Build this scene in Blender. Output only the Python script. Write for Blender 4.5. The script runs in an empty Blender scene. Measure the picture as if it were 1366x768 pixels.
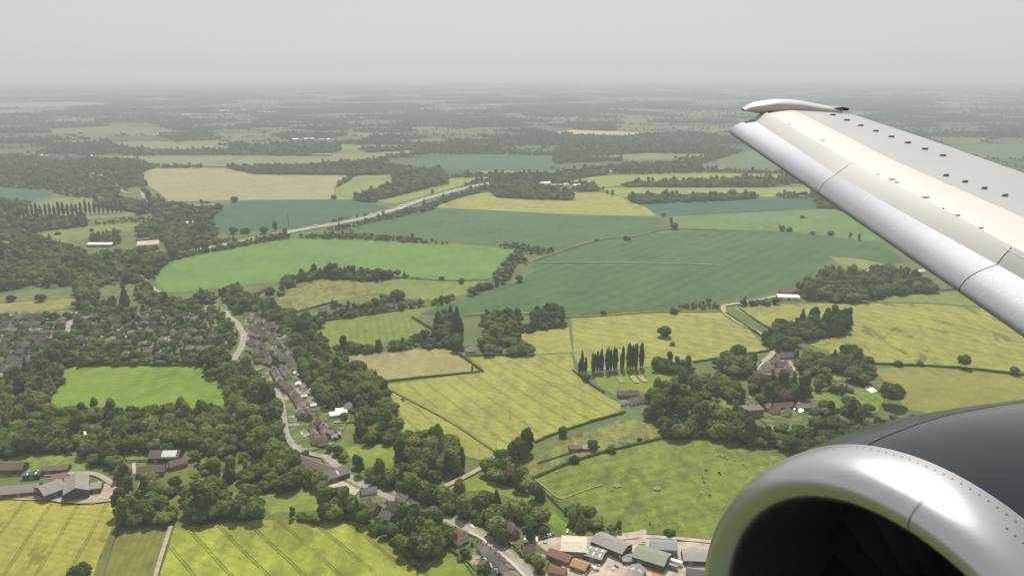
import bpy, math, random
import numpy as np
from mathutils import Vector, Matrix
from mathutils.bvhtree import BVHTree
R = math.radians
random.seed(7)
rng = np.random.default_rng(11)
scene = bpy.context.scene
col = scene.collection
H = 330.0            # height of the aircraft window above the fields, metres
FPX = 1052.0         # focal length in pixels of the 1366 x 768 photograph
PITCH = math.atan((384 - 92) / FPX)
FW = np.array([0, math.cos(PITCH), -math.sin(PITCH)])
UP = np.array([0, math.sin(PITCH), math.cos(PITCH)])
RT = np.array([1.0, 0, 0])
CAM = np.array([0, 0, H])

def ray(x, y):
    d = FW * FPX + RT * (x - 683) + UP * (384 - y)
    return d / np.linalg.norm(d)
def at(x, y, z=0.0):
    d = ray(x, y)
    t = (z - H) / d[2]
    return CAM + d * t
def atv(pts, z=0.0):
    return np.array([at(x, y, z)[:2] for x, y in pts])
def pix(P):
    q = np.asarray(P, float) - CAM
    f = q @ FW
    return np.stack([683 + FPX * (q @ RT) / f, 384 - FPX * (q @ UP) / f], -1)

# ---------------------------------------------------------------- objects
def link(o):
    col.objects.link(o); return o
def tag(o, label=None, cat=None, group=None, kind=None):
    if label: o['label'] = label
    if cat: o['category'] = cat
    if group: o['group'] = group
    if kind: o['kind'] = kind
    return o
def empty(name, loc=(0, 0, 0), rz=0.0):
    o = bpy.data.objects.new(name, None)
    o.location = loc; o.rotation_euler = (0, 0, rz); o.empty_display_size = 0.5
    return link(o)
class MB:
    """collects faces for one mesh"""
    def __init__(s): s.v = []; s.f = []; s.m = []
    def add(s, vs, fs, mi=0):
        b = len(s.v); s.v.extend([tuple(map(float, p)) for p in vs])
        for f in fs: s.f.append(tuple(b + i for i in f)); s.m.append(mi)
        return s
    def box(s, c, size, rz=0.0, mi=0, taper=1.0):
        cx, cy, cz = c; a, b, h = size[0] / 2, size[1] / 2, size[2]
        ca, sa = math.cos(rz), math.sin(rz); vs = []
        for z, k in ((0, 1.0), (h, taper)):
            for x, y in ((-a, -b), (a, -b), (a, b), (-a, b)):
                x *= k; y *= k
                vs.append((cx + x * ca - y * sa, cy + x * sa + y * ca, cz + z))
        return s.add(vs, [(3, 2, 1, 0), (4, 5, 6, 7), (0, 1, 5, 4), (1, 2, 6, 5), (2, 3, 7, 6), (3, 0, 4, 7)], mi)
    def tube(s, pts, rad, n=8, mi=0, cap=True):
        pts = [Vector(p) for p in pts]; rings = []
        for i, p in enumerate(pts):
            d = (pts[min(i + 1, len(pts) - 1)] - pts[max(i - 1, 0)]).normalized()
            a = d.orthogonal().normalized(); b = d.cross(a)
            r = rad[i] if hasattr(rad, '__len__') else rad
            rings.append([p + (a * math.cos(t) + b * math.sin(t)) * r for t in [2 * math.pi * k / n for k in range(n)]])
        vs = [q for r in rings for q in r]; fs = []
        for i in range(len(pts) - 1):
            for k in range(n):
                fs.append((i * n + k, i * n + (k + 1) % n, (i + 1) * n + (k + 1) % n, (i + 1) * n + k))
        if cap:
            fs.append(tuple(range(n - 1, -1, -1))); fs.append(tuple((len(pts) - 1) * n + k for k in range(n)))
        return s.add(vs, fs, mi)
    def mesh(s, name, mats, smooth=False):
        me = bpy.data.meshes.new(name); me.from_pydata(s.v, [], s.f)
        for m in (mats if isinstance(mats, (list, tuple)) else [mats]): me.materials.append(m)
        if any(s.m): me.polygons.foreach_set('material_index', s.m)
        if smooth: me.polygons.foreach_set('use_smooth', [True] * len(s.f))
        me.update(); return me
    def build(s, name, mats, parent=None, smooth=False):
        o = link(bpy.data.objects.new(name, s.mesh(name, mats, smooth)))
        if parent: o.parent = parent
        return o
def kids(o): return [c for c in ALLKIDS.get(o.name, [])]
def copy_tree(o, parent=None):
    c = o.copy(); col.objects.link(c); c.parent = parent
    for ch in list(o.children): copy_tree(ch, c)
    return c

# ---------------------------------------------------------------- materials
MATS = {}
class NT:
    def __init__(s, name):
        s.m = bpy.data.materials.new(name); s.m.use_nodes = True; s.t = s.m.node_tree; s.t.nodes.clear()
        s.out = s.n('ShaderNodeOutputMaterial')
    def n(s, kind, **kw):
        x = s.t.nodes.new(kind)
        for k, v in kw.items(): setattr(x, k, v)
        return x
    def l(s, a, b): s.t.links.new(a, b)
    def val(s, sock, v):
        if hasattr(v, 'is_linked') or isinstance(v, bpy.types.NodeSocket): s.l(v, sock)
        elif isinstance(v, (tuple, list)) and len(v) == 3 and sock.type == 'RGBA': sock.default_value = (*v, 1)
        else: sock.default_value = v
    def math(s, op, a, b=0.0, c=0.0, clamp=False):
        x = s.n('ShaderNodeMath', operation=op, use_clamp=clamp)
        s.val(x.inputs[0], a); s.val(x.inputs[1], b); s.val(x.inputs[2], c); return x.outputs[0]
    def mix(s, fac, a, b, blend='MIX'):
        x = s.n('ShaderNodeMix', data_type='RGBA', blend_type=blend)
        s.val(x.inputs[0], fac); s.val(x.inputs[6], a); s.val(x.inputs[7], b); return x.outputs[2]
    def noise(s, scale, vec=None, detail=3.0, rough=0.55, dist=0.0):
        x = s.n('ShaderNodeTexNoise'); x.inputs['Scale'].default_value = scale
        x.inputs['Detail'].default_value = detail; x.inputs['Roughness'].default_value = rough
        x.inputs['Distortion'].default_value = dist
        if vec is not None: s.l(vec, x.inputs['Vector'])
        return x.outputs['Fac']
    def ramp(s, fac, lo, hi):
        x = s.n('ShaderNodeMapRange'); x.clamp = True
        s.val(x.inputs[0], fac); x.inputs[1].default_value = lo; x.inputs[2].default_value = hi; return x.outputs[0]
    def obj(s): return s.n('ShaderNodeTexCoord').outputs['Object']
    def geo(s): return s.n('ShaderNodeNewGeometry').outputs['Position']
    def mapping(s, vec, rot=(0, 0, 0), scale=(1, 1, 1)):
        x = s.n('ShaderNodeMapping'); x.inputs['Rotation'].default_value = rot; x.inputs['Scale'].default_value = scale
        s.l(vec, x.inputs['Vector']); return x.outputs[0]
    def bsdf(s, colr, rough=0.8, metal=0.0, spec=0.3, bump=None, coat=0.0):
        b = s.n('ShaderNodeBsdfPrincipled')
        s.val(b.inputs['Base Color'], colr); s.val(b.inputs['Roughness'], rough); s.val(b.inputs['Metallic'], metal)
        b.inputs['Specular IOR Level'].default_value = spec
        if coat: b.inputs['Coat Weight'].default_value = coat; b.inputs['Coat Roughness'].default_value = 0.08
        if bump:
            x = s.n('ShaderNodeBump'); x.inputs['Strength'].default_value = bump[1]; x.inputs['Distance'].default_value = bump[2]
            s.l(bump[0], x.inputs['Height']); s.l(x.outputs[0], b.inputs['Normal'])
        s.l(b.outputs[0], s.out.inputs[0]); return b
def c3(c, k): return tuple(min(1, x * k) for x in c)

def crop_mat(name, c, var=0.15, c2=None, tram=None, rows=None, lodge=0.0, fine=0.35, blot=0.012, head=0.0):
    """field surface: broad soil and growth blotches, fine crop texture, wheel tracks (tram) and drill rows"""
    t = NT(name); P = t.geo()
    c2 = c2 or c3(c, 1 - var * 1.6)
    k = t.mix(t.ramp(t.noise(blot, P, 4, .6), .34, .68), c2, c3(c, 1 + var * .5))
    k = t.mix(t.ramp(t.noise(blot * 6, t.mapping(P, scale=(1, .45, 1)), 3, .6), .42, .72), k, c3(c, 1 + var))
    fine *= 1.35; f1 = t.noise(.42, P, 4, .75); f2 = t.noise(.09, P, 4, .65)
    g = t.math('ADD', t.math('MULTIPLY', f1, fine * 1.6), t.math('MULTIPLY', f2, fine * 1.3))
    g = t.math('ADD', g, 1 - fine * 1.45)
    k = t.mix(1.0, k, t.n('ShaderNodeCombineColor').outputs[0], 'MULTIPLY') if False else k
    cc = t.n('ShaderNodeCombineColor'); [t.l(g, cc.inputs[i]) for i in range(3)]
    k = t.mix(1.0, k, cc.outputs[0], 'MULTIPLY')
    if rows:
        ang, sp, st = rows
        s = t.n('ShaderNodeSeparateXYZ'); t.l(t.mapping(P, rot=(0, 0, -ang)), s.inputs[0])
        w = t.math('SINE', t.math('MULTIPLY', s.outputs[1], 2 * math.pi / sp))
        w = t.math('MULTIPLY', t.ramp(w, -.2, 1.0), t.ramp(t.noise(.01, P, 2), .3, .6))
        k = t.mix(t.math('MULTIPLY', w, st), k, c3(c2, .6))
    if tram:
        ang, sp, st = tram
        wob = t.math('MULTIPLY', t.noise(.02, P, 2), 2.0)
        s = t.n('ShaderNodeSeparateXYZ'); t.l(t.mapping(P, rot=(0, 0, -ang)), s.inputs[0])
        d = t.math('ABSOLUTE', t.math('SUBTRACT', t.math('MODULO', t.math('ADD', t.math('ADD', s.outputs[1], wob), 40000.0), sp), sp / 2))
        d = t.math('ABSOLUTE', t.math('SUBTRACT', d, .9))
        line = t.math('SUBTRACT', 1.0, t.ramp(d, .22, .75))
        line = t.math('MULTIPLY', line, t.ramp(t.noise(.05, P, 2), .25, .5))
        k = t.mix(t.math('MULTIPLY', line, st), k, c3(c, .30))
    if lodge:
        m = t.noise(.045, t.mapping(P, rot=(0, 0, .5), scale=(1, .4, 1)), 4, .7, .6)
        big = t.ramp(t.noise(.008, P, 2), .42, .52)
        k = t.mix(t.math('MULTIPLY', t.math('MULTIPLY', t.ramp(m, .545, .585), big), lodge), k, c3(c, .42))
    t.bsdf(k, .9, spec=.12, bump=(t.noise(.9, P, 3, .7), .5, .5))
    return t.m
def plain(name, c, rough=.8, metal=0., spec=.3, var=.15, scale=1.5, bump=0.0, coat=0.0):
    t = NT(name); P = t.obj()
    k = t.mix(t.ramp(t.noise(scale, P, 4, .6), .3, .7), c3(c, 1 - var), c3(c, 1 + var))
    t.bsdf(k, rough, metal, spec, bump=(t.noise(scale * 6, P, 3), .4, bump) if bump else None, coat=coat)
    return t.m
def tile_mat(name, c, var=.25):
    t = NT(name); P = t.obj(); rnd = t.n('ShaderNodeObjectInfo').outputs['Random']
    k = t.mix(t.ramp(t.noise(1.1, P, 4, .7), .3, .7), c3(c, 1 - var), c3(c, 1 + var))
    s = t.n('ShaderNodeSeparateXYZ'); t.l(P, s.inputs[0])
    row = t.ramp(t.math('SINE', t.math('MULTIPLY', s.outputs[2], 24.)), .2, 1.)
    k = t.mix(t.math('MULTIPLY', row, .35), k, c3(c, .55))
    k = t.mix(t.math('MULTIPLY', t.ramp(t.noise(.35, P, 3), .55, .75), .4), k, (.10, .11, .07))
    k = t.mix(t.math('MULTIPLY', rnd, .3), k, c3(c, .6))
    t.bsdf(k, .72, spec=.3); return t.m
def leaf_mat(name, c, c2):
    t = NT(name); P = t.obj(); rnd = t.n('ShaderNodeObjectInfo').outputs['Random']
    k = t.mix(t.ramp(t.noise(.5, P, 3, .6), .3, .7), c, c2)
    k = t.mix(t.math('MULTIPLY', t.math('FRACT', t.math('MULTIPLY', rnd, 7.31)), .55), k, (c2[0] * 1.25, c2[1] * .95, c2[2] * .9))
    k = t.mix(t.math('MULTIPLY', t.math('FRACT', t.math('MULTIPLY', rnd, 3.7)), .45), k, c3(c, .55))
    d = t.n('ShaderNodeBsdfDiffuse'); t.l(k, d.inputs[0])
    tr = t.n('ShaderNodeBsdfTranslucent'); t.l(t.mix(.5, k, c3(c2, 1.3)), tr.inputs[0])
    gl = t.n('ShaderNodeBsdfGlossy'); gl.inputs['Roughness'].default_value = .45; gl.inputs[0].default_value = (1, 1, 1, 1)
    m1 = t.n('ShaderNodeMixShader'); m1.inputs[0].default_value = .22
    t.l(d.outputs[0], m1.inputs[1]); t.l(tr.outputs[0], m1.inputs[2])
    m2 = t.n('ShaderNodeMixShader'); m2.inputs[0].default_value = .008
    t.l(m1.outputs[0], m2.inputs[1]); t.l(gl.outputs[0], m2.inputs[2]); t.l(m2.outputs[0], t.out.inputs[0])
    return t.m
def ang(p, q):
    a, b = at(*p), at(*q); return math.atan2(b[1] - a[1], b[0] - a[0])
def rough_edge(P, amp=1.6, step=22.):
    out = []; n = len(P)
    for i in range(n):
        a, b = np.array(P[i]), np.array(P[(i + 1) % n]); L = np.linalg.norm(b - a); k = int(min(40, max(1, L // step)))
        nrm = np.array([-(b - a)[1], (b - a)[0]]) / (L + 1e-6)
        for j in range(k):
            q = a + (b - a) * j / k
            if j: q = q + nrm * random.uniform(-amp, amp)
            out.append(q)
    return out
LAYER = [0.02]
FIELD_POLYS = []     # world polygons, kept free of scattered trees
def sheet(name, P, m, label, cat, kind='structure', z=None):
    if z is None: LAYER[0] += .012; z = LAYER[0]
    me = bpy.data.meshes.new(name); me.from_pydata([(p[0], p[1], z) for p in P], [], [tuple(range(len(P)))])
    me.materials.append(m); me.update()
    if me.polygons[0].normal.z < 0: me.flip_normals()
    return tag(link(bpy.data.objects.new(name, me)), label, cat, kind=kind)
BAR = (.265, .272, .064); BARG = (.235, .245, .052); GRS = (.125, .19, .026); MEAD = (.145, .185, .034)
DKG = (.062, .118, .041); BIG = (.120, .205, .048); TAN = (.265, .235, .10); ROUGH = (.155, .165, .05); LIME = (.20, .245, .05)
def trm(p, q, sp=15., st=.75): return (ang(p, q), sp * 1.27, st)
F = []
def field(label, c, pts, free=True, **kw):
    c = c3(c, .84); kw.setdefault('rows', (random.uniform(-.6, .6), random.uniform(6, 12), .24)); i = len(F); P = rough_edge(atv(pts)); m = crop_mat('crop %d' % i, c, **kw)
    F.append(sheet('crop_field', P, m, label, 'field'))
    if free: FIELD_POLYS.append(atv(pts))
# ---- foreground
field('yellow barley field with dark lodged patches below the farm barns', (.285, .275, .052), [(-160, 664), (0, 664), (55, 667), (95, 673), (145, 671), (156, 676), (157, 690), (124, 768), (90, 850), (-160, 860)], tram=trm((78, 678), (20, 768), 17, .7), lodge=.75)
field('dark green strip of young crop between two barley fields', (.155, .165, .034), [(159, 708), (225, 703), (204, 768), (180, 850), (95, 850), (130, 768)], rows=(ang((160, 710), (130, 768)), 5., .3))
field('yellow-green barley field with dark paired wheel tracks at the bottom edge', (.25, .285, .040), [(233, 703), (275, 700), (345, 693), (440, 696), (466, 694), (487, 699), (566, 768), (650, 850), (180, 850), (212, 768)], tram=trm((307, 704), (372, 768), 14.5, .9), blot=.009, var=.3)
field('bright green oblong paddock walled in by dark trees', (.150, .225, .026), [(86, 489), (178, 487.5), (269, 488.4), (282, 503), (292, 512), (304, 540), (246, 546), (149, 546), (89, 551), (62, 547), (72, 523), (83, 509)], fine=.22)
field('green paddock behind the clipped hedge at the bottom', (.155, .205, .034), [(348, 660), (425, 650), (432, 660), (429, 679), (361, 686), (345, 678)], var=.25)
field('small green grass field between the brown barn and the copse', (.17, .215, .035), [(459, 596), (530, 592), (529, 619), (518, 632), (481, 630)], var=.25)
field('little mown lawn by the white sheds', (.15, .21, .035), [(449, 563), (481, 560), (485, 570), (459, 574)])
field('lawn behind the roadside cottages at the bottom edge', (.165, .215, .03), [(568, 752), (602, 738), (640, 768), (600, 780), (572, 770)])
field('grass strip running down beside the lane to the yard', (.145, .205, .03), [(594, 648), (630, 637), (651, 639), (700, 658), (738, 682), (766, 707), (752, 712), (711, 683), (684, 665), (646, 653), (613, 656)], var=.25)
field('wide grazed meadow with worn feeding rings and a few animals', MEAD, [(712, 641), (760, 618), (830, 598), (890, 585), (960, 587), (1040, 601), (1075, 611), (1210, 650), (1130, 745), (1000, 730), (940, 718), (860, 711), (805, 703), (768, 674), (722, 655)], var=.28, blot=.018, fine=.42)
field('rough tussocky strip of grass above the meadow hedge', (.165, .178, .048), [(700, 627), (712, 612), (755, 586), (830, 558), (877, 562), (886, 578), (873, 585), (792, 608), (712, 636)], var=.4, fine=.5, blot=.03)
# ---- middle
field('pale gold barley field crossed by a farm track and tramlines', BAR, [(508, 514), (640, 497), (612, 478), (650, 476), (700, 475), (760, 471), (766, 491), (786, 515), (829, 539), (826, 550), (780, 563), (735, 579), (714, 588), (690, 591), (668, 605), (640, 613), (622, 608), (613, 591), (545, 584), (533, 571), (527, 540), (520, 525)], tram=trm((640, 520), (720, 575), 15, .6), lodge=.3)
field('gold barley field with a single round tree standing in it', (.26, .268, .066), [(761, 424), (800, 418.5), (870, 417), (960, 416), (1000, 440), (1024, 467), (960, 477), (900, 484), (866, 489), (800, 493), (779, 496), (768, 480), (763, 440)], tram=trm((800, 430), (1000, 460), 15, .55), lodge=.3)
field('small gold barley plot behind the clipped row of trees', (.26, .268, .065), [(689, 446), (738, 439), (759, 437), (764, 470), (715, 473), (705, 458)])
field('tan stubble field with a dark hedge along its front', TAN, [(443, 477), (490, 471.5), (546, 466), (598, 464), (638, 494), (560, 503.5), (500, 510), (499, 500), (478, 486)], var=.15)
field('mown cricket ground in front of the row of poplars', (.16, .215, .036), [(793, 499), (850, 492), (880, 490), (917, 503), (900, 517), (870, 523), (820, 527), (797, 514)], fine=.2)
field('green field between the village edge and the tan stubble', (.145, .195, .042), [(422, 453), (430, 430), (490, 421), (546, 413), (584, 408), (572, 413), (556, 424), (567, 440), (540, 452), (500, 459), (443, 464)], rows=(ang((500, 425), (505, 455)), 9., .3))
field('browned rough pasture with bare patches beyond the village', (.185, .19, .055), [(358, 404), (380, 392), (395, 378), (432, 372), (478, 375), (520, 379), (500, 392), (470, 396), (430, 405), (390, 418), (365, 411)], var=.35, blot=.02)
field('green pasture right of the browned rough pasture', (.15, .205, .052), [(480, 381), (523, 371), (600, 375), (655, 373), (640, 384), (620, 393), (590, 401), (540, 398), (503, 391)])
field('large bright green field below the motorway', BIG, [(206, 369), (222, 352), (240, 345), (300, 333.5), (345, 325), (386, 318), (440, 318.5), (498, 320.5), (560, 324.5), (638, 328), (690, 333), (672, 345), (662, 357), (655, 371), (600, 373), (552, 369.5), (480, 366.5), (420, 367.5), (363, 377), (300, 384), (230, 391), (212, 383)], fine=.2, var=.12)
field('vast dark green bean field crossed by one pale path', DKG, [(560, 419), (620, 399), (660, 383), (690, 376), (712, 363), (708, 352), (740, 338.5), (800, 321), (880, 311), (965, 307), (1060, 310), (1140, 321), (1175, 324), (1210, 350), (1180, 353), (1120, 344), (1092, 353), (1090, 361), (1060, 385), (990, 398), (905, 411), (870, 416), (800, 418), (760, 422), (740, 412), (680, 416), (640, 421), (600, 422)], rows=(ang((930, 345), (1020, 310)), 26., .35), fine=.25)
field('dark green crop field just below the yellow field', (.064, .120, .044), [(440, 311.5), (500, 296.5), (560, 283.5), (600, 278.5), (660, 281.5), (757, 286.5), (875, 289.5), (889, 297), (890, 306), (850, 315), (800, 320), (737, 334), (700, 330), (640, 326.5), (590, 322.5), (510, 316.5), (460, 314.5)], fine=.25)
field('yellow field wrapped round the farm wood', (.255, .26, .058), [(600, 269), (626, 260.5), (652, 257), (663, 263.5), (712, 266.5), (763, 267.5), (766, 257), (798, 256), (829, 263), (843, 270), (866, 279), (875, 289), (757, 286), (660, 281), (600, 278), (575, 277)])
field('lime green field beyond the farm wood', LIME, [(755, 241.5), (800, 234.5), (875, 232.5), (940, 230.5), (1060, 232.5), (1040, 240), (900, 245.5), (825, 247.5), (800, 250.5)])
field('pale yellow-green strip between two long woods', (.21, .25, .058), [(798, 250.5), (870, 250), (1080, 250), (1085, 262), (842, 264), (829, 262.5)])
field('dark teal field in front of the long wood', (.045, .10, .055), [(855, 272.5), (940, 269), (1080, 263), (1095, 279), (1000, 283), (900, 288), (885, 290)])
field('mid green field dotted with lone trees under the wing', (.115, .185, .055), [(895, 289.5), (1000, 284), (1080, 279.5), (1115, 279), (1183, 322), (1140, 320.5), (1060, 309), (965, 306.5), (905, 306)])
field('broad gold barley field right of the village lane', (.25, .258, .06), [(978, 410), (1050, 406), (1140, 404), (1240, 406), (1320, 413), (1460, 440), (1460, 500), (1340, 495), (1280, 489), (1200, 484.5), (1170, 484), (1120, 477), (1072, 456), (1030, 440)], tram=trm((1000, 415), (1300, 480), 15, .55), lodge=.8)
field('olive green field above the engine', (.20, .20, .048), [(1162, 491), (1230, 489), (1366, 502), (1460, 513), (1460, 575), (1366, 575), (1260, 555), (1210, 547), (1190, 522)], rows=(ang((1170, 500), (1366, 530)), 8., .25))
field('long green strip between the wood and the gold field', (.16, .20, .05), [(1149, 401), (1215, 393), (1290, 387), (1330, 412), (1240, 404), (1149, 402.5)])
field('pale olive wedge of pasture beside the shelter wood', (.18, .21, .065), [(1104, 342), (1150, 346), (1180, 352), (1165, 362), (1120, 352)])
# ---- left
field('yellow strip field at the left edge', (.21, .22, .06), [(-60, 408), (0, 404), (100, 398), (103, 404), (83, 413), (0, 417), (-60, 420)])
field('rough green pasture at the left edge with lone bushes', (.13, .165, .055), [(-60, 406), (0, 397), (49, 384), (97, 387), (100, 397), (0, 403.5), (-60, 407)])
field('rough pasture in front of the lane end cottages', (.12, .155, .055), [(132, 384), (178, 380), (179, 394), (132, 396)])
field('pale green field behind the avenue of poplars', (.15, .20, .075), [(40, 273), (74, 264), (123, 264), (126, 276), (183, 284), (183, 288), (120, 293), (23, 293)])
field('olive paddock in front of the long white roofed building', (.16, .195, .06), [(49, 310), (126, 301), (186, 297), (183, 307), (126, 318), (86, 324), (57, 318)])
field('blue-green field at the far left', (.06, .11, .07), [(-80, 253), (0, 252), (43, 253.5), (74, 257.5), (37, 270), (0, 267), (-80, 270)])
field('green scrap of pasture at the left edge', (.12, .165, .05), [(-60, 322), (0, 320), (23, 321.5), (14, 330), (-60, 332)])
field('large tan wheat field with pale drilled streaks', (.262, .252, .118), [(190, 230), (206, 224.5), (300, 224.5), (340, 232.5), (463, 234), (446, 249), (446, 266), (300, 268), (225, 269), (210, 256), (192, 244)], var=.12, rows=(ang((330, 262), (420, 240)), 40., .12))
field('light green tongue of field beside the tan wheat', (.185, .23, .06), [(448, 252), (478, 233.5), (520, 234), (526, 241), (495, 254), (472, 260.5), (470, 267), (448, 266.5)])
field('blue-green crop field beyond the motorway', (.05, .105, .055), [(275, 300), (310, 269), (340, 267), (472, 267.5), (500, 272), (517, 277.5), (470, 290), (415, 303), (300, 309.5)])
field('narrow lime strip beside the motorway trees', LIME, [(500, 268.5), (572, 253.5), (640, 237.5), (655, 237), (620, 246.5), (527, 272.5)])
field('lime field by the motorway bend', LIME, [(598, 238), (654, 236.5), (652, 241), (600, 248)])
field('light green field beyond the motorway wood', (.175, .22, .06), [(620, 233.5), (646, 227.5), (740, 229.5), (743, 233), (657, 234.5)])
field('pale grey-green field beyond the belt of trees', (.175, .185, .085), [(155, 208.5), (300, 207.5), (415, 208.5), (550, 200.5), (555, 206), (445, 216), (300, 222), (206, 223.5), (180, 215)])
field('dull teal field in the middle distance', (.06, .105, .06), [(520, 212.5), (640, 206.5), (740, 208.5), (735, 225), (600, 228.5), (518, 222)])
field('pale green distant field before the dark ridge', (.16, .19, .085), [(806, 208.5), (866, 204.5), (940, 206.5), (950, 211), (843, 214)])
field('sand coloured distant field on a rise', (.42, .33, .20), [(728, 178), (764, 173.5), (860, 177), (850, 180), (770, 181.5)])
field('pale distant field at the left edge', (.20, .20, .11), [(-60, 139.5), (0, 139.5), (88, 136.5), (154, 138.5), (110, 141.5), (-60, 146)])
field('thin distant olive field at the left edge', (.18, .20, .09), [(-60, 148), (0, 146.5), (73, 148.5), (37, 152), (-60, 156)])
field('long grey-green distant field', (.12, .155, .08), [(46, 173.5), (154, 168.5), (212, 170.5), (241, 176), (146, 179), (80, 179)])
field('small pale far field among woods', (.18, .20, .09), [(70, 188.5), (132, 186.5), (135, 191.5), (70, 192)])
field('broad pale far field behind a line of trees', (.16, .19, .08), [(146, 190.5), (205, 188.5), (307, 195.5), (307, 201), (205, 203), (154, 195.5)])
field('green far field by the white sheds', (.15, .19, .07), [(454, 193), (500, 194.5), (540, 194), (538, 199), (456, 200)])
field('flat dull far field right of the wing', (.10, .14, .08), [(1230, 195), (1400, 192), (1460, 220), (1330, 212)])
field('grey-green far field under the wing tip', (.10, .14, .07), [(1000, 200), (1060, 207), (1090, 222), (1060, 231), (960, 229), (930, 222)])
# ---- gardens, yards and tracks laid on the grass
YARD = plain('gravel yard', (.34, .285, .225), .9, var=.28, scale=.12)
DUST = plain('dusty track', (.29, .245, .17), .95, var=.25, scale=.2)
TARM = plain('worn asphalt', (.235, .215, .198), .85, var=.25, scale=.15)
PALEY = plain('pale concrete', (.42, .38, .33), .85, var=.15, scale=.2)
MOWN = crop_mat('garden grass', (.12, .17, .032), var=.3, blot=.05, fine=.4)
def ground_patch(name, label, m, pts, cat='yard', free=True):
    P = rough_edge(atv(pts), .4, 8.)
    sheet(name, P, m, label, cat)
    if free: FIELD_POLYS.append(atv(pts))
ground_patch('yard', 'pale gravel yard among the sheds at the bottom edge', YARD, [(712, 724), (740, 717), (790, 716), (858, 708), (868, 720), (905, 723), (962, 724), (990, 745), (980, 800), (700, 830), (722, 768), (756, 764), (738, 742)])
ground_patch('yard', 'pale gravel forecourt below the long brown barn', YARD, [(428, 648), (437, 640), (458, 642), (482, 652), (474, 661), (455, 656), (440, 650)])
ground_patch('yard', 'dusty barnyard round the farm sheds', DUST, [(-80, 668), (0, 662), (60, 658), (128, 655), (147, 640), (158, 642), (163, 655), (150, 668), (120, 673), (60, 668), (0, 666)], free=False)
ground_patch('yard', 'pale courtyard between the farm cottages', YARD, [(176, 618), (181, 617), (182, 630), (196, 635), (193, 650), (187, 657), (184, 650), (188, 637), (177, 632)])
ground_patch('yard', 'pale drive among trees left of the village street', PALEY, [(345, 570), (352, 568), (365, 569), (367, 580), (360, 583), (357, 575), (349, 577), (348, 584)])
ground_patch('yard', 'pale lane end between village houses on the right', PALEY, [(1004, 500), (1018, 482), (1030, 475), (1030, 482), (1018, 495), (1012, 503)])
ground_patch('lawn', 'bright lawn with a pale path left of the manor house', MOWN, [(935, 540), (960, 533), (984, 541), (984, 551), (952, 556)])
ground_patch('lawn', 'walled lawn right of the manor house', MOWN, [(1078, 523), (1112, 524), (1125, 540), (1122, 546), (1090, 542)])
ground_patch('lawn', 'bright small lawn in the shade of village trees', MOWN, [(1106, 498), (1130, 498), (1130, 510), (1106, 508)])
ground_patch('lawn', 'lawn round the white paved terrace', MOWN, [(1140, 520), (1160, 516), (1180, 535), (1170, 552), (1145, 550)])
ground_patch('terrace', 'white paved terrace on a lawn by the field edge', plain('white paving', (.55, .53, .48), .8), [(1153, 518), (1161, 515), (1171, 522), (1162, 525)])
ground_patch('lawn', 'garden lawn of the house right of the roadside', MOWN, [(698, 715), (712, 709), (722, 712), (705, 719)])
ground_patch('lawn', 'sunny lawn in front of the farmstead barns', MOWN, [(0, 614), (40, 606), (110, 610), (122, 618), (118, 630), (60, 634), (0, 636)], free=True)
ground_patch('lawn', 'lawn in front of the white roofed house', MOWN, [(166, 608), (200, 605), (206, 614), (200, 616), (170, 617)])
ground_patch('lawn', 'green lawn under the trees left of the hedge row', MOWN, [(300, 660), (322, 656), (321, 682), (306, 684)])
ground_patch('lawn', 'long garden lawn among trees beside the manor', MOWN, [(1130, 525), (1150, 530), (1145, 548), (1128, 540)])
ground_patch('heap', 'heap of red earth beside the green shed', plain('red soil', (.35, .14, .07), .95), [(868, 757), (878, 756), (886, 768), (872, 775)])
# garden plots behind the houses
gp = NT('garden plots'); P = gp.geo(); vo = gp.n('ShaderNodeTexVoronoi'); vo.inputs['Scale'].default_value = .11; gp.l(gp.mapping(P, rot=(0, 0, .4), scale=(1, 1.7, 1)), vo.inputs['Vector'])
sc = gp.n('ShaderNodeSeparateColor'); gp.l(vo.outputs['Color'], sc.inputs[0])
k = gp.mix(gp.ramp(sc.outputs[0], .2, .8), (.060, .10, .024), (.125, .165, .035)); k = gp.mix(gp.math('GREATER_THAN', sc.outputs[1], .78), k, (.26, .225, .18)); k = gp.mix(gp.math('GREATER_THAN', sc.outputs[2], .80), k, (.11, .095, .055))
k = gp.mix(gp.ramp(gp.noise(.5, P, 4, .7), .5, .7), k, (.04, .065, .02)); gp.bsdf(k, .95, spec=.1); GARD = gp.m
for lb, pts in (('garden plots around the long terrace', [(340, 500), (364, 486), (400, 490), (440, 535), (470, 556), (446, 592), (410, 604), (392, 596), (378, 560), (366, 528)]), ('garden plots at the top of the village', [(324, 410), (372, 418), (392, 440), (400, 492), (362, 490), (340, 496), (318, 486), (328, 450)]),
    ('garden plots of the estate beyond the paddock', [(96, 416), (300, 406), (318, 430), (304, 470), (270, 484), (140, 484), (96, 462)]), ('garden plots of the estate at the left edge', [(-60, 418), (98, 414), (90, 456), (60, 480), (40, 500), (-60, 510)]),
    ('garden plots of the roadside cottages', [(604, 728), (636, 718), (664, 738), (690, 762), (720, 800), (650, 790), (622, 755)]), ('garden plots between the road and the yard', [(690, 700), (720, 712), (716, 726), (736, 744), (724, 768), (700, 742), (674, 718)]),
    ('garden plots above the main road bend', [(480, 640), (540, 626), (560, 660), (548, 672), (500, 690), (482, 668)]), ('garden plots of the village by the manor', [(1004, 500), (1030, 474), (1066, 476), (1075, 510), (1090, 540), (1100, 572), (1040, 584), (1014, 560), (998, 530)])):
    ground_patch('garden', lb, GARD, pts, 'garden', free=False)
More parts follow.
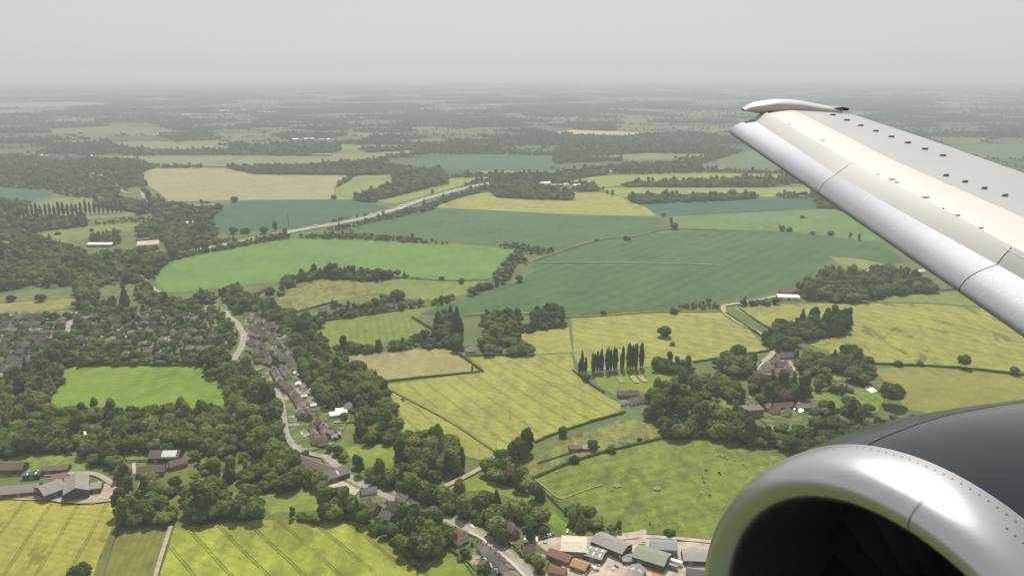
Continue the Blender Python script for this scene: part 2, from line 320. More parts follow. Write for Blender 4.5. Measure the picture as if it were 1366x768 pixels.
# cricket pitch strips
for k, (a, b, cc) in enumerate((((823, 503), (830, 511), (.17, .19, .045)), ((842, 502), (850, 511), (.27, .25, .10)), ((852, 502), (861, 510), (.28, .24, .10)))):
    ground_patch('pitch', ['dull green mown strip on the cricket ground', 'pale straw cricket strip in the middle of the ground', 'tan cricket strip at the right of the ground'][k], plain('pitch %d' % k, cc, .9), [(a[0] - 3, a[1]), (a[0] + 4, a[1] - .3), (b[0] + 4, b[1] - .3), (b[0] - 3, b[1])], 'cricket pitch')
# ---- the ground itself and the distant patchwork
gm = NT('rough ground'); P = gm.geo()
k = gm.mix(gm.ramp(gm.noise(.02, P, 5, .6), .35, .65), (.070, .098, .026), (.135, .155, .044))
k = gm.mix(gm.ramp(gm.noise(.16, P, 4, .65), .45, .7), k, (.060, .08, .026))
k = gm.mix(gm.ramp(gm.noise(.0009, P, 3), .45, .6), k, (.085, .115, .06))
gm.bsdf(k, .95, spec=.1, bump=(gm.noise(.5, P, 3), .5, .6))
G = MB()
gx = [-48000, -12000, -3000, 0, 3000, 12000, 48000]; gy = [-9000, -200, 2000, 6000, 15000, 48000]
for y in gy:
    for x in gx: G.v.append((x, y, 0.))
for j in range(len(gy) - 1):
    for i in range(len(gx) - 1):
        b = j * len(gx) + i; G.f.append((b, b + 1, b + len(gx) + 1, b + len(gx))); G.m.append(0)
tag(G.build('ground', gm.m), 'rough grassy ground running to the hazy horizon', 'ground', kind='structure')
def inpoly(P, poly):
    P = np.atleast_2d(P); x, y = P[:, 0], P[:, 1]; r = np.zeros(len(P), bool); n = len(poly)
    for i in range(n):
        x1, y1 = poly[i]; x2, y2 = poly[(i + 1) % n]
        c = ((y1 > y) != (y2 > y))
        with np.errstate(divide='ignore', invalid='ignore'):
            r ^= c & (x < (x2 - x1) * (y - y1) / (y2 - y1 + 1e-12) + x1)
    return r
def in_any(P, polys):
    r = np.zeros(len(P), bool)
    for q in polys:
        lo = q.min(0); hi = q.max(0)
        s = (P[:, 0] >= lo[0]) & (P[:, 0] <= hi[0]) & (P[:, 1] >= lo[1]) & (P[:, 1] <= hi[1])
        if s.any(): r[s] |= inpoly(P[s], q)
    return r
# distant mosaic: cells of a jittered grid cut against their neighbours
FAR_Y0 = at(683, 246)[1]
cells = []      # (polygon, wood?, size)
def mosaic(y0, y1, cw, cd, jit=.38):
    ny = int((y1 - y0) / cd) + 1; S = {}
    for j in range(-1, ny + 1):
        yy = y0 + (j + .5) * cd; hw = yy * .78 + 900; nx = int(2 * hw / cw) + 1
        for i in range(nx):
            S.setdefault(j, []).append((-hw + (i + .5) * cw + random.uniform(-jit, jit) * cw, yy + random.uniform(-jit, jit) * cd))
    for j in range(0, ny):
        for (x, y) in S[j]:
            near = sorted([q for jj in (j - 2, j - 1, j, j + 1, j + 2) for q in S.get(jj, []) if q != (x, y) and abs(q[0] - x) < 2.6 * cw], key=lambda q: (q[0] - x) ** 2 + (q[1] - y) ** 2)[:14]
            poly = [np.array(p) for p in ((x - 2 * cw, y - 2 * cd), (x + 2 * cw, y - 2 * cd), (x + 2 * cw, y + 2 * cd), (x - 2 * cw, y + 2 * cd))]
            for q in near:
                m = np.array([(x + q[0]) / 2, (y + q[1]) / 2]); n = np.array([q[0] - x, q[1] - y]); out = []
                for k in range(len(poly)):
                    a, b = poly[k], poly[(k + 1) % len(poly)]; da, db = (a - m) @ n, (b - m) @ n
                    if da <= 0: out.append(a)
                    if (da < 0) != (db < 0): out.append(a + (b - a) * da / (da - db))
                poly = out
                if len(poly) < 3: break
            if len(poly) >= 3: cells.append((np.array(poly), np.array([x, y])))
mosaic(FAR_Y0, 6400, 320, 210); n1 = len(cells); mosaic(6400, 18000, 640, 480)
pal = [(.045, .095, .05), (.06, .11, .055), (.10, .15, .06), (.17, .20, .07), (.22, .21, .09), (.13, .17, .06), (.20, .18, .11), (.08, .12, .055)]
pm = [crop_mat('far crop %d' % i, c3(c, .60), var=.25, fine=.2, blot=.004) for i, c in enumerate(pal)]
FM = MB(); WOODS = []; HEDGES = []
for poly, c in cells:
    far = c[1] > 6400
    w = random.random() < (.46 if not far else .52)
    if w: WOODS.append(poly); continue
    ctr = poly.mean(0); q = ctr + (poly - ctr) * .975
    FM.add([(p[0], p[1], .012) for p in q], [tuple(range(len(q)))], random.choices(range(8), [4, 3, 4, 2, 1.6, 3, .8, 3])[0])
    HEDGES.append(poly)
tag(FM.build('land', pm), 'patchwork of far fields fading into the haze', 'farmland', kind='structure')
# ---- roads
ROADS = []       # (world polyline, half width)
def strip(pts3, w, z):
    P = [np.array(p[:2]) for p in pts3]; L = []; Rr = []
    for i, p in enumerate(P):
        d = P[min(i + 1, len(P) - 1)] - P[max(i - 1, 0)]; d = d / np.linalg.norm(d); n = np.array([-d[1], d[0]])
        L.append((*(p + n * w / 2), z)); Rr.append((*(p - n * w / 2), z))
    return L, Rr
def smooth(P, k=6):
    P = [np.array(p, float) for p in P]; out = []
    for i in range(len(P) - 1):
        p0, p1, p2, p3 = P[max(i - 1, 0)], P[i], P[i + 1], P[min(i + 2, len(P) - 1)]
        for j in range(k):
            t = j / k
            out.append(.5 * (2 * p1 + (p2 - p0) * t + (2 * p0 - 5 * p1 + 4 * p2 - p3) * t * t + (3 * p1 - p0 - 3 * p2 + p3) * t ** 3))
    out.append(P[-1]); return out
def road(name, label, pts, w, m, line=None, verge=0., cat='road'):
    S = smooth(atv(pts)); LAYER[0] += .01; z = LAYER[0] + .06
    mb = MB()
    mats = [m]
    if verge:
        L, Q = strip(S, w + 2 * verge, z - .02); b = len(mb.v); mb.v += L + Q; n = len(L)
        for i in range(n - 1): mb.f.append((b + n + i, b + n + i + 1, b + i + 1, b + i)); mb.m.append(1)
        mats.append(MOWN)
    L, Q = strip(S, w, z); b = len(mb.v); mb.v += L + Q; n = len(L)
    for i in range(n - 1): mb.f.append((b + n + i, b + n + i + 1, b + i + 1, b + i)); mb.m.append(0)
    o = tag(mb.build(name, mats), label, cat, kind='structure')
    ROADS.append((np.array(S), w / 2 + verge * .6))
    return S, z
THIN = plain('trodden grass', (.22, .215, .085), .95, var=.3, scale=.3)
mainS, mz = road('road', 'main road past the roadside cottages and yard', [(436, 610), (470, 640), (520, 664), (552, 674), (575, 684), (600, 695), (625, 706), (643, 714), (665, 730), (690, 750), (712, 772), (740, 805), (790, 860)], 7.0, TARM, verge=2.2)
road('pavement', 'pale pavement along the left side of the main road', [(625, 710), (640, 717.5), (660, 733), (684, 753), (704, 774), (730, 806)], 2.0, plain('paving', (.42, .36, .31), .9), cat='pavement')
road('road', 'village street beside the long terrace', [(345, 500), (353, 511), (362, 518), (371, 526), (376, 540), (379, 560), (382, 580), (395, 598), (415, 606), (436, 610)], 6, TARM)
road('road', 'curving road at the top of the village', [(300, 415), (306, 424), (316, 431), (321, 440), (325, 449), (322, 464), (316, 474), (312, 484), (325, 494), (345, 500)], 7.5, TARM, verge=1.)
road('road', 'narrow lane leading off between the copse and the strip field', [(575, 684), (580, 668), (590, 652), (605, 644), (627, 633), (648, 621), (665, 609), (672, 604)], 5, DUST)
road('road', 'pale lane curving between the two gold barley fields', [(1060, 390), (1000, 403), (978, 406), (965, 409), (968, 418), (985, 430), (1005, 440), (1022, 450), (1032, 462), (1030, 473), (1018, 483)], 6, DUST, verge=1.5)
road('road', 'drive curling out of the village past the cottage row', [(1052, 482), (1058, 489), (1062, 499), (1072, 508)], 3.5, DUST)
road('track', 'farm drive bending behind the barns', [(90, 670), (131, 668), (148, 662), (157, 653), (146, 643), (120, 632), (60, 634)], 5, DUST, cat='track')
road('track', 'worn cart track along the top of the barley', [(-60, 660), (0, 661), (50, 664), (95, 671), (140, 669)], 3.5, DUST, cat='track')
road('track', 'farm track through the pale gold barley', [(510, 515), (540, 530), (600, 562), (640, 588), (667, 606)], 3.0, crop_mat('trodden barley', (.15, .155, .045)), cat='track')
road('path', 'trodden path along the meadow corner', [(712, 638), (730, 653), (748, 665), (775, 656), (803, 647)], .9, THIN, cat='path')
road('path', 'trodden pale path along the top of the meadow', [(712, 637), (760, 617), (800, 604)], .7, THIN, cat='path')
road('path', 'pale path across the dark green bean field', [(707, 351), (760, 350.3), (830, 350.5), (900, 352), (960, 354)], 4.5, crop_mat('thin beans', (.17, .20, .095)), cat='path')
road('path', 'dirt path by the meadow gate', [(856, 727), (857, 716), (858, 708)], 5, YARD, cat='path')
road('track', 'pale dirt track along the top of the yard', [(800, 722), (830, 719), (858, 717), (900, 719), (960, 725)], 4, YARD, cat='track')
road('road', 'short estate road among rooftops', [(94, 428), (92, 436), (89, 449), (84, 458)], 7, TARM)
road('road', 'winding pale lane through the left hand woods', [(154, 240), (160, 252), (170, 258), (187, 256), (193, 266), (203, 278)], 8, TARM)
road('road', 'lane by the cottages left of the large green field', [(188, 368), (198, 380), (212, 390), (229, 400), (250, 404)], 7, TARM)
PATHB = crop_mat('field margin', (.085, .105, .045))
road('track', 'grassy margin between the two dark green fields', [(705, 350), (740, 338), (800, 320), (850, 315), (890, 306), (960, 307)], 9, PATHB, cat='track')
road('track', 'grass headland along the back of the gold barley', [(620, 421), (680, 417), (760, 423), (870, 416.5), (960, 415.5)], 7, crop_mat('headland', (.135, .14, .042)), cat='track')
road('track', 'mud strip between the two bottom barley fields', [(157, 700), (150, 715), (134, 768), (110, 850)], 5, crop_mat('headland b', (.11, .105, .035)), cat='track')
road('track', 'bare sandy strip beside the dark green crop', [(228, 703), (208, 768), (190, 850)], 3.0, DUST, cat='track')
road('motorway', 'pale motorway cutting diagonally across the fields', [(150, 345), (238, 338), (300, 327), (343, 319), (385, 310), (415, 304.5), (450, 298.5), (483, 292), (507, 285.5), (529, 279), (548, 272), (566, 266), (600, 256.5), (640, 247), (657, 244), (700, 239), (740, 236)], 20, plain('motorway', (.25, .235, .225), .85, var=.3, scale=.05), verge=6, cat='motorway')
WALLS = {'brick': plain('red brick wall', (.24, .115, .075), .9, scale=1.2), 'cream': plain('cream render', (.55, .47, .35), .9, scale=.6),
         'white': plain('white render', (.60, .58, .54), .85, scale=.6, var=.08), 'flint': plain('flint wall', (.24, .22, .19), .95, scale=3.),
         'black': plain('black weatherboard', (.035, .033, .032), .8), 'timber': plain('brown boarding', (.13, .09, .06), .9, scale=2.),
         'steel': plain('grey cladding', (.20, .215, .23), .6, scale=.5), 'darksteel': plain('dark cladding', (.06, .065, .07), .7)}
ROOFS = {'brown': tile_mat('brown roof tile', (.122, .096, .078)), 'red': tile_mat('red roof tile', (.235, .115, .08)),
         'slate': tile_mat('grey slate', (.125, .125, .13)), 'pink': tile_mat('faded pinkish tile', (.205, .172, .150)),
         'grey': tile_mat('grey sheet roof', (.235, .215, .195), .15), 'cream': tile_mat('cream sheet roof', (.48, .44, .32), .15),
         'green': tile_mat('green sheet roof', (.20, .215, .155), .18), 'orange': tile_mat('orange tile', (.33, .20, .085), .25),
         'white': tile_mat('white sheet roof', (.66, .66, .64), .05), 'bluegrey': tile_mat('blue grey sheet roof', (.20, .215, .215), .15),
         'dark': tile_mat('dark sheet roof', (.065, .06, .058), .2)}
ROOFWORD = {'brown': 'brown-roofed', 'red': 'red-roofed', 'slate': 'slate-roofed', 'pink': 'pinkish-roofed', 'grey': 'grey-roofed', 'white': 'white-roofed', 'orange': 'orange-roofed'}
WALLWORD = {'brick': 'brick', 'cream': 'cream-walled', 'white': 'white-walled', 'flint': 'grey-walled', 'black': 'black boarded', 'timber': 'boarded'}
CHIM = plain('chimney brick', (.20, .10, .07), .9); POT = plain('chimney pot', (.30, .14, .09), .8)
GLASS = NT('window glass'); GLASS.bsdf((.03, .035, .04), .08, spec=.6); GLASS = GLASS.m
FRAME = plain('white frame', (.75, .75, .73), .5, var=.03); DOORS = [plain('door %d' % i, c, .5) for i, c in enumerate(((.05, .08, .06), (.22, .04, .03), (.06, .07, .12), (.45, .42, .38)))]
PROTO = {}; AUTO = []; FOOT = []
def roof_mesh(w, d, eave, rise, hip, ov=.45, th=.22):
    m = MB(); a, b = w / 2 + ov, d / 2 + ov; e = eave - ov * rise / (d / 2); hx = (a - b * .9) if hip else a
    r = eave + rise
    top = [(-a, -b, e), (a, -b, e), (a, b, e), (-a, b, e), (-hx, 0, r), (hx, 0, r)]
    vs = top + [(x, y, z + th) for x, y, z in top]
    fs = [(6, 7, 11, 10), (8, 9, 10, 11), (7, 8, 11), (9, 6, 10), (1, 0, 4, 5), (3, 2, 5, 4), (0, 1, 7, 6), (2, 3, 9, 8)]
    if hip: fs += [(2, 1, 5), (0, 3, 4), (1, 2, 8, 7), (3, 0, 6, 9)]
    else:
        fs[2:4] = []; fs += [(1, 5, 11, 7), (5, 2, 8, 11), (0, 6, 10, 4), (4, 10, 9, 3)]
    return m.add(vs, fs)
def wall_mesh(w, d, eave, rise, hip):
    m = MB(); a, b = w / 2, d / 2
    vs = [(-a, -b, -.3), (a, -b, -.3), (a, b, -.3), (-a, b, -.3), (-a, -b, eave), (a, -b, eave), (a, b, eave), (-a, b, eave)]
    fs = [(0, 1, 5, 4), (2, 3, 7, 6)]
    if hip: fs += [(1, 2, 6, 5), (3, 0, 4, 7), (4, 5, 6, 7)]
    else: vs += [(-a, 0, eave + rise), (a, 0, eave + rise)]; fs += [(1, 2, 6, 9, 5), (3, 0, 4, 8, 7)]
    return m.add(vs, fs)
def window(parent, c, w, h, axis, sgn):
    m = MB(); x, y, z = c
    f = MB(); t = .09
    def bx(mm, u0, u1, z0, z1, dep):
        if axis == 'y': mm.box((x + (u0 + u1) / 2, y + sgn * dep / 2, z + z0), (u1 - u0, dep, z1 - z0))
        else: mm.box((x + sgn * dep / 2, y + (u0 + u1) / 2, z + z0), (dep, u1 - u0, z1 - z0))
    bx(f, -w / 2 - t, w / 2 + t, -t, 0, .10); bx(f, -w / 2 - t, w / 2 + t, h, h + t, .10)
    bx(f, -w / 2 - t, -w / 2, 0, h, .10); bx(f, w / 2, w / 2 + t, 0, h, .10); bx(f, -t / 2, t / 2, 0, h, .08)
    o = f.build('window', FRAME, parent); bx(m, -w / 2, w / 2, 0, h, .04); m.build('pane', GLASS, o)
SHAPES = {'terrace': (6.6, 9., 5.0, 3.1, 0), 'semi': (11.5, 8.2, 5.0, 3.4, 0), 'hip': (11., 9., 4.9, 3.2, 1), 'bungalow': (12., 9., 2.7, 2.9, 0),
          'cottage': (10., 6.5, 3.9, 3.2, 0), 'cross': (12., 7.5, 4.8, 3.4, 0), 'garage': (6., 5., 2.4, 1.5, 0), 'manor': (20., 12., 8., 3., 1), 'long': (22., 8., 3.6, 3.2, 0)}
def house_proto(shape, wall, roof, detail):
    key = (shape, wall, roof, detail)
    w, d, e, r, hip = SHAPES[shape]
    o = empty('house' if shape not in ('garage',) else 'garage')
    wall_mesh(w, d, e, r, hip).build('wall', WALLS[wall], o)
    ro = roof_mesh(w, d, e, r, hip).build('roof', ROOFS[roof], o)
    if shape == 'cross':
        cw = wall_mesh(d * .8 + 4, 5.5, e - .15, r * .74, 0); q = cw.build('wing_wall', WALLS[wall], o); q.rotation_euler[2] = math.pi / 2; q.location = (3., -1.6, 0)
        q = roof_mesh(d * .8 + 4, 5.5, e - .15, r * .74, 0).build('wing_roof', ROOFS[roof], o); q.rotation_euler[2] = math.pi / 2; q.location = (3., -1.6, 0)
    if shape != 'garage':
        xs = [-w / 2 + .8] if shape in ('terrace', 'cottage', 'bungalow') else [-w / 2 + 1.2, w / 2 - 1.2]
        if hip: xs = [-w / 5, w / 5]
        if shape == 'long': xs = [2.]
        for x in xs:
            c = MB(); c.box((x, .3, e + r * .45), (.95, .7, r * .55 + 1.3)); c = c.build('chimney', CHIM, ro)
            if detail > 1:
                p = MB()
                for s in (-.22, .22): p.tube([(x + s, .3, e + r + 1.3), (x + s, .3, e + r + 1.75)], .13, 6)
                p.build('chimney_pot', POT, ro)
    if detail > 0:
        n = max(1, int(w // 3.6)); 
        for sgn in ((-1, 1) if detail > 1 else (-1,)):
            for k in range(n):
                x = -w / 2 + (k + .5) * w / n
                if e > 4: window(o, (x, sgn * (d / 2 + .003), e - 1.75), 1.25, 1.25, 'y', sgn)
                if k != n // 2 or n == 1: window(o, (x + (.9 if n == 1 else 0), sgn * (d / 2 + .003), .9), 1.4, 1.25, 'y', sgn)
        dm = MB(); x = -w / 2 + (n // 2 + .5) * w / n - (1.2 if n == 1 else 0); dm.box((x, -d / 2 - .04, 0), (.95, .08, 2.05)); dm.build('door', random.choice(DOORS), o)
        if shape in ('semi', 'hip', 'cottage', 'cross') and not hip and detail > 1:
            window(o, (-w / 2 - .003, 0, e - 1.2), 1.2, 1.2, 'x', -1); window(o, (w / 2 + .003, 0, e - 1.2), 1.2, 1.2, 'x', 1)
    return o
def house(x, y, rz, shape, wall, roof, place, group, detail=1, label=None, z=None, sc=1.0, pt=None):
    P = pt if pt is not None else at(x, y, SHAPES[shape][2] + .5 if z is None else z)
    key = (shape, wall, roof, detail)
    if key in PROTO: o = copy_tree(PROTO[key])
    else: o = PROTO[key] = house_proto(*key)
    o.location = (P[0], P[1], 0); o.rotation_euler = (0, 0, rz); o.scale = (sc, sc, 1.0)
    FOOT.append((P[0], P[1], max(SHAPES[shape][:2]) * .5 * sc + 1.0))
    noun = {'bungalow': 'bungalow', 'garage': 'garage', 'cottage': 'cottage', 'manor': 'manor house', 'long': 'long barn conversion'}.get(shape, 'house')
    tag(o, None, 'garage' if shape == 'garage' else 'house', group)
    if label: o['label'] = label
    else: AUTO.append((o, '%s %s %s' % (ROOFWORD[roof], WALLWORD[wall], noun), place, np.array([P[0], P[1], 3.])))
    return o
def pick(roofs, walls): return random.choice(walls), random.choice(roofs)
def row(p, q, n, shapes, roofs, walls, place, group, detail=1, jit=.0, flip=0, scj=.06):
    A, B = at(*p, 5.), at(*q, 5.); a = math.atan2(B[1] - A[1], B[0] - A[0])
    for k in range(n):
        t = (k + .5) / n + random.uniform(-.2, .2) / n; P = A + (B - A) * t
        off = random.uniform(-jit, jit); P = P + np.array([-math.sin(a), math.cos(a), 0]) * off
        w, r = pick(roofs, walls)
        house(0, 0, a + (math.pi if flip else 0) + random.uniform(-.06, .06), random.choice(shapes), w, r, place, group, detail, sc=.88 + random.uniform(-scj, scj), pt=P)
# --- long terrace of the village street
T = 'in the long terrace by the village street'; TG = 'terraced houses along the village street'
rs = ['brown', 'pink', 'slate', 'brown', 'grey']; ws = ['cream', 'brick', 'white', 'flint']
row((364, 490), (374, 509), 4, ['terrace', 'semi'], rs, ws, T, TG); row((375, 509), (387, 518), 4, ['terrace'], rs, ws, T, TG)
row((388, 518), (396, 530), 4, ['terrace', 'semi'], rs, ws, T, TG); row((397, 531), (403, 554), 6, ['terrace', 'terrace', 'semi'], rs, ws, T, TG, jit=2.)
row((404, 545), (414, 557), 2, ['semi'], rs, ws, T, TG); row((424, 562), (436, 586), 5, ['semi', 'cross'], ['brown', 'pink'], ['brick', 'cream'], T, TG, jit=3.)
row((412, 566), (424, 588), 3, ['cottage', 'bungalow'], ['brown', 'pink'], ['white', 'cream'], T, TG, jit=2)
# --- top of the village: several short rows
V = 'at the top of the village by the curving road'; VG = 'houses at the top of the village'
for (p, q, n) in (((332, 424), (356, 428), 4), ((333, 434), (352, 440), 4), ((334, 443), (352, 449), 4), ((333, 454), (350, 460), 4), ((334, 466), (352, 471), 4), ((344, 478), (360, 484), 3), ((356, 432), (372, 438), 3), ((358, 446), (374, 456), 3), ((362, 462), (378, 478), 4), ((376, 446), (386, 458), 2), ((384, 470), (392, 486), 3), ((328, 416), (352, 418), 3), ((374, 486), (388, 500), 3)):
    row(p, q, n, ['semi', 'hip', 'bungalow', 'cross'], ['brown', 'pink', 'slate', 'brown', 'grey'], ['white', 'cream', 'brick', 'cream'], V, VG, jit=3.)
# sheds in the back gardens of the terrace
for (x, y) in ((400, 508), (404, 516), (400, 500), (394, 497), (410, 524), (414, 532), (418, 540), (441, 577), (446, 583)):
    house(x, y, random.uniform(0, 3), 'garage', random.choice(['white', 'timber']), random.choice(['grey', 'slate', 'white']), 'in the back gardens behind the terrace', 'garages behind the terrace', 0, z=2)
for (x, y) in ((398, 512), (406, 528), (412, 536), (420, 546), (408, 520), (391, 492), (424, 552), (431, 560), (438, 568), (446, 574), (452, 580), (396, 505), (386, 486), (384, 478), (356, 468), (340, 461), (348, 445), (362, 440), (368, 452), (343, 431)):
    house(x, y, random.choice([.3, 1.87]) + random.uniform(-.1, .1), 'garage', random.choice(['white', 'timber', 'cream']), random.choice(['white', 'grey', 'grey', 'slate', 'pink']), 'in the village gardens', 'garden sheds of the village', 0, z=2, sc=random.uniform(.7, 1.1))
# --- left estate among trees
E_ = 'in the tree-filled estate beyond the bright paddock'; EG = 'houses of the estate beyond the paddock'
for (p, q, n) in (((2, 424), (60, 422), 4), ((4, 431), (84, 430), 6), ((0, 440), (82, 441), 6), ((2, 449), (78, 450), 5), ((0, 458), (76, 459), 5), ((4, 468), (66, 468), 4), ((8, 480), (60, 479), 4), ((0, 488), (50, 490), 4)):
    row(p, q, n, ['semi', 'hip', 'bungalow', 'semi'], ['brown', 'slate', 'pink', 'brown', 'grey'], ['brick', 'cream', 'white', 'flint'], 'in the dense estate at the left edge', 'houses of the estate at the left edge', 1, jit=4.)
for (p, q, n) in (((100, 422), (128, 419), 3), ((106, 430), (130, 433), 3), ((112, 441), (140, 440), 3), ((98, 450), (128, 452), 3), ((140, 424), (200, 421), 4), ((150, 433), (230, 431), 5), ((150, 444), (260, 439), 6), ((204, 424), (290, 420), 5), ((150, 456), (200, 454), 3), ((214, 450), (290, 448), 5), ((234, 466), (286, 464), 4), ((160, 470), (210, 470), 2)):
    row(p, q, n, ['semi', 'hip', 'bungalow', 'cottage'], ['brown', 'slate', 'pink', 'grey', 'brown'], ['brick', 'cream', 'white', 'flint'], E_, EG, 1, jit=6.)
# --- houses at the roadside, bottom centre
RS = 'on the main road at the bottom'; RG = 'roadside houses at the bottom edge'
ra = ang((640, 712), (690, 750))
house(613, 711, ra + .1, 'cross', 'white', 'red', '', RG, 2, 'red-roofed house with white gable on the left of the main road', z=6)
for k, (x, y, wl, rf) in enumerate(((646, 727, 'cream', 'pink'), (652, 732, 'white', 'pink'), (657, 737, 'white', 'slate'), (663, 743, 'cream', 'brown'), (669, 749, 'white', 'brown'), (675, 757, 'brick', 'slate'), (682, 766, 'white', 'pink'))):
    house(x, y, ra, 'terrace' if k else 'cottage', wl, rf, 'in the cottage row left of the main road', RG, 2, z=6)
for (x, y) in ((652, 745), (658, 752), (664, 760)):
    house(x, y, ra + 1.57, 'garage', 'white', random.choice(['slate', 'white', 'pink']), 'behind the cottage row', 'garages behind the cottage row', 0, z=2)
house(683, 703, ra - .3, 'cross', 'brick', 'brown', '', RG, 2, 'brown-roofed brick house with a wing, among trees right of the main road', z=6)
house(703, 730, ra + 1.4, 'cottage', 'cream', 'brown', '', RG, 2, 'cream house with brown roof gable between the main road and the yard', z=5)
house(498, 673, ra + .15, 'semi', 'brick', 'brown', '', RG, 2, 'brown house beside the forecourt hedge, above the bottom barley', z=6)
house(517, 686, ra + .2, 'semi', 'brick', 'slate', '', RG, 2, 'dark brick house with slate roof behind the big trees by the bottom barley', z=6)
house(524, 671, ra + 1.2, 'cottage', 'cream', 'brown', '', RG, 2, 'small brown-roofed cottage with a white awning beside it', z=5)
house(538, 662, ra + .3, 'cottage', 'cream', 'pink', '', RG, 2, 'pale pinkish cottage among trees above the main road bend', z=5)
house(548, 667, ra, 'bungalow', 'cream', 'grey', '', RG, 2, 'low grey-roofed bungalow at the main road bend', z=4)
house(532, 631, ra + .4, 'hip', 'brick', 'brown', '', RG, 2, 'brown hipped house hidden in the copse below the small grass field', z=6)
house(492, 652, .3, 'bungalow', 'white', 'slate', '', RG, 1, 'pale bungalow between the forecourt and the copse', z=4)
# --- right village and manor
M_ = 'in the little village above the manor'; MG = 'houses of the village above the manor'
for (x, y, a, s, w, r) in ((1046, 474, .2, 'long', 'brick', 'slate'), (1034, 480, .4, 'cottage', 'cream', 'pink'), (1042, 486, .1, 'semi', 'brick', 'brown'), (1050, 492, 1.2, 'semi', 'cream', 'brown'), (1038, 494, .3, 'cross', 'brick', 'pink'), (1056, 498, .3, 'cottage', 'brick', 'brown'), (1044, 501, .2, 'long', 'cream', 'pink'), (1026, 490, 1.0, 'cottage', 'white', 'pink'), (1014, 497, .1, 'cottage', 'cream', 'pink'), (1020, 503, .5, 'garage', 'white', 'pink')):
    house(x, y, a, s, w, r, M_, MG, 1)
house(1003, 542, .12, 'manor', 'brick', 'pink', '', MG, 2, 'big square dark brick manor house among dense trees', z=9)
for (x, y, a, s, w, r) in ((1024, 541, .6, 'cottage', 'brick', 'pink'), (1034, 546, .3, 'cottage', 'cream', 'red'), (1044, 540, .2, 'long', 'brick', 'brown'), (1050, 548, 1.0, 'cottage', 'white', 'slate'), (1074, 541, .2, 'long', 'brick', 'pink')):
    house(x, y, a, s, w, r, 'in the stable court right of the manor', 'outbuildings right of the manor', 1)
house(1119, 512, .5, 'cross', 'brick', 'pink', '', MG, 1, 'gabled house among trees right of the little village', z=6)
for (x, y, a, s, w, r, lb) in ((1124, 418 + 22, .4, 'cottage', 'brick', 'red', 'red-roofed cottage hidden in the dark clump on the gold barley'), (1050, 388, .1, 'long', 'brick', 'red', 'red-roofed farmhouse beside the long white shed'), (1228, 361, .2, 'bungalow', 'white', 'white', 'tiny white house under the wing edge'), (1160, 362, .1, 'bungalow', 'cream', 'white', 'small pale house in the shelter wood'),
    (628, 466, .1, 'bungalow', 'cream', 'pink', 'pinkish bungalow at the corner of the gold barley field'), (656, 462, .1, 'cottage', 'white', 'slate', 'white cottage behind the gold barley field hedge'), (664, 465, .3, 'cottage', 'brick', 'brown', 'brown cottage next to the white cottage by the gold barley'), (607, 441, 1.1, 'cottage', 'cream', 'slate', 'grey cottage beside the tall dark cypress'),
    (838, 524, .05, 'long', 'timber', 'brown', 'long brown pavilion at the edge of the cricket ground'), (846, 533, .5, 'cottage', 'white', 'pink', 'pinkish cottage behind the cricket pavilion'), (856, 531, .2, 'cottage', 'cream', 'pink', 'pale cottage among bushes right of the pavilion'), (832, 536, 1.2, 'garage', 'white', 'pink', 'little white outbuilding below the pavilion'),
    (335, 390, .1, 'long', 'brick', 'grey', 'long low grey barn left of the gable-fronted farmhouse'), (350, 394, 1.3, 'semi', 'white', 'red', 'gable-fronted farmhouse with a white wall above the village'), (340, 396, .2, 'cottage', 'brick', 'brown', 'brown cottage below the gable-fronted farmhouse'),
    (430, 414, .2, 'semi', 'brick', 'brown', 'brown house at the left end of the tree belt'), (441, 416, .3, 'cottage', 'cream', 'pink', 'pinkish cottage in the belt above the green field'), (455, 412, .2, 'bungalow', 'white', 'slate', 'pale bungalow half way along the tree belt'), (546, 402, .2, 'cottage', 'white', 'slate', 'white cottage at the right end of the tree belt'), (538, 405, .2, 'semi', 'brick', 'brown', 'brown house near the right end of the tree belt'), (520, 407, .2, 'cottage', 'cream', 'pink', 'pinkish cottage under the tall tree of the belt'),
    (72, 381, .1, 'cottage', 'white', 'slate', 'small pale house alone at the left pasture'), (157, 371, .1, 'long', 'cream', 'pink', 'long pale cottage row at the lane end'), (172, 369, .1, 'semi', 'cream', 'pink', 'pinkish house beside the lane end'), (208, 399, .3, 'cottage', 'white', 'slate', 'white cottage by the lane below the large green field'), (224, 400, .2, 'cottage', 'brick', 'brown', 'brown cottage by the lane below the large green field'),
    (324, 527 - 4, .8, 'semi', 'white', 'slate', 'white gabled house alone in the trees right of the paddock'), (158, 562, .5, 'hip', 'brick', 'red', 'red hipped house buried in the trees below the paddock')):
    house(x, y, a, s, w, r, '', 'scattered houses in the fields', 1, lb)
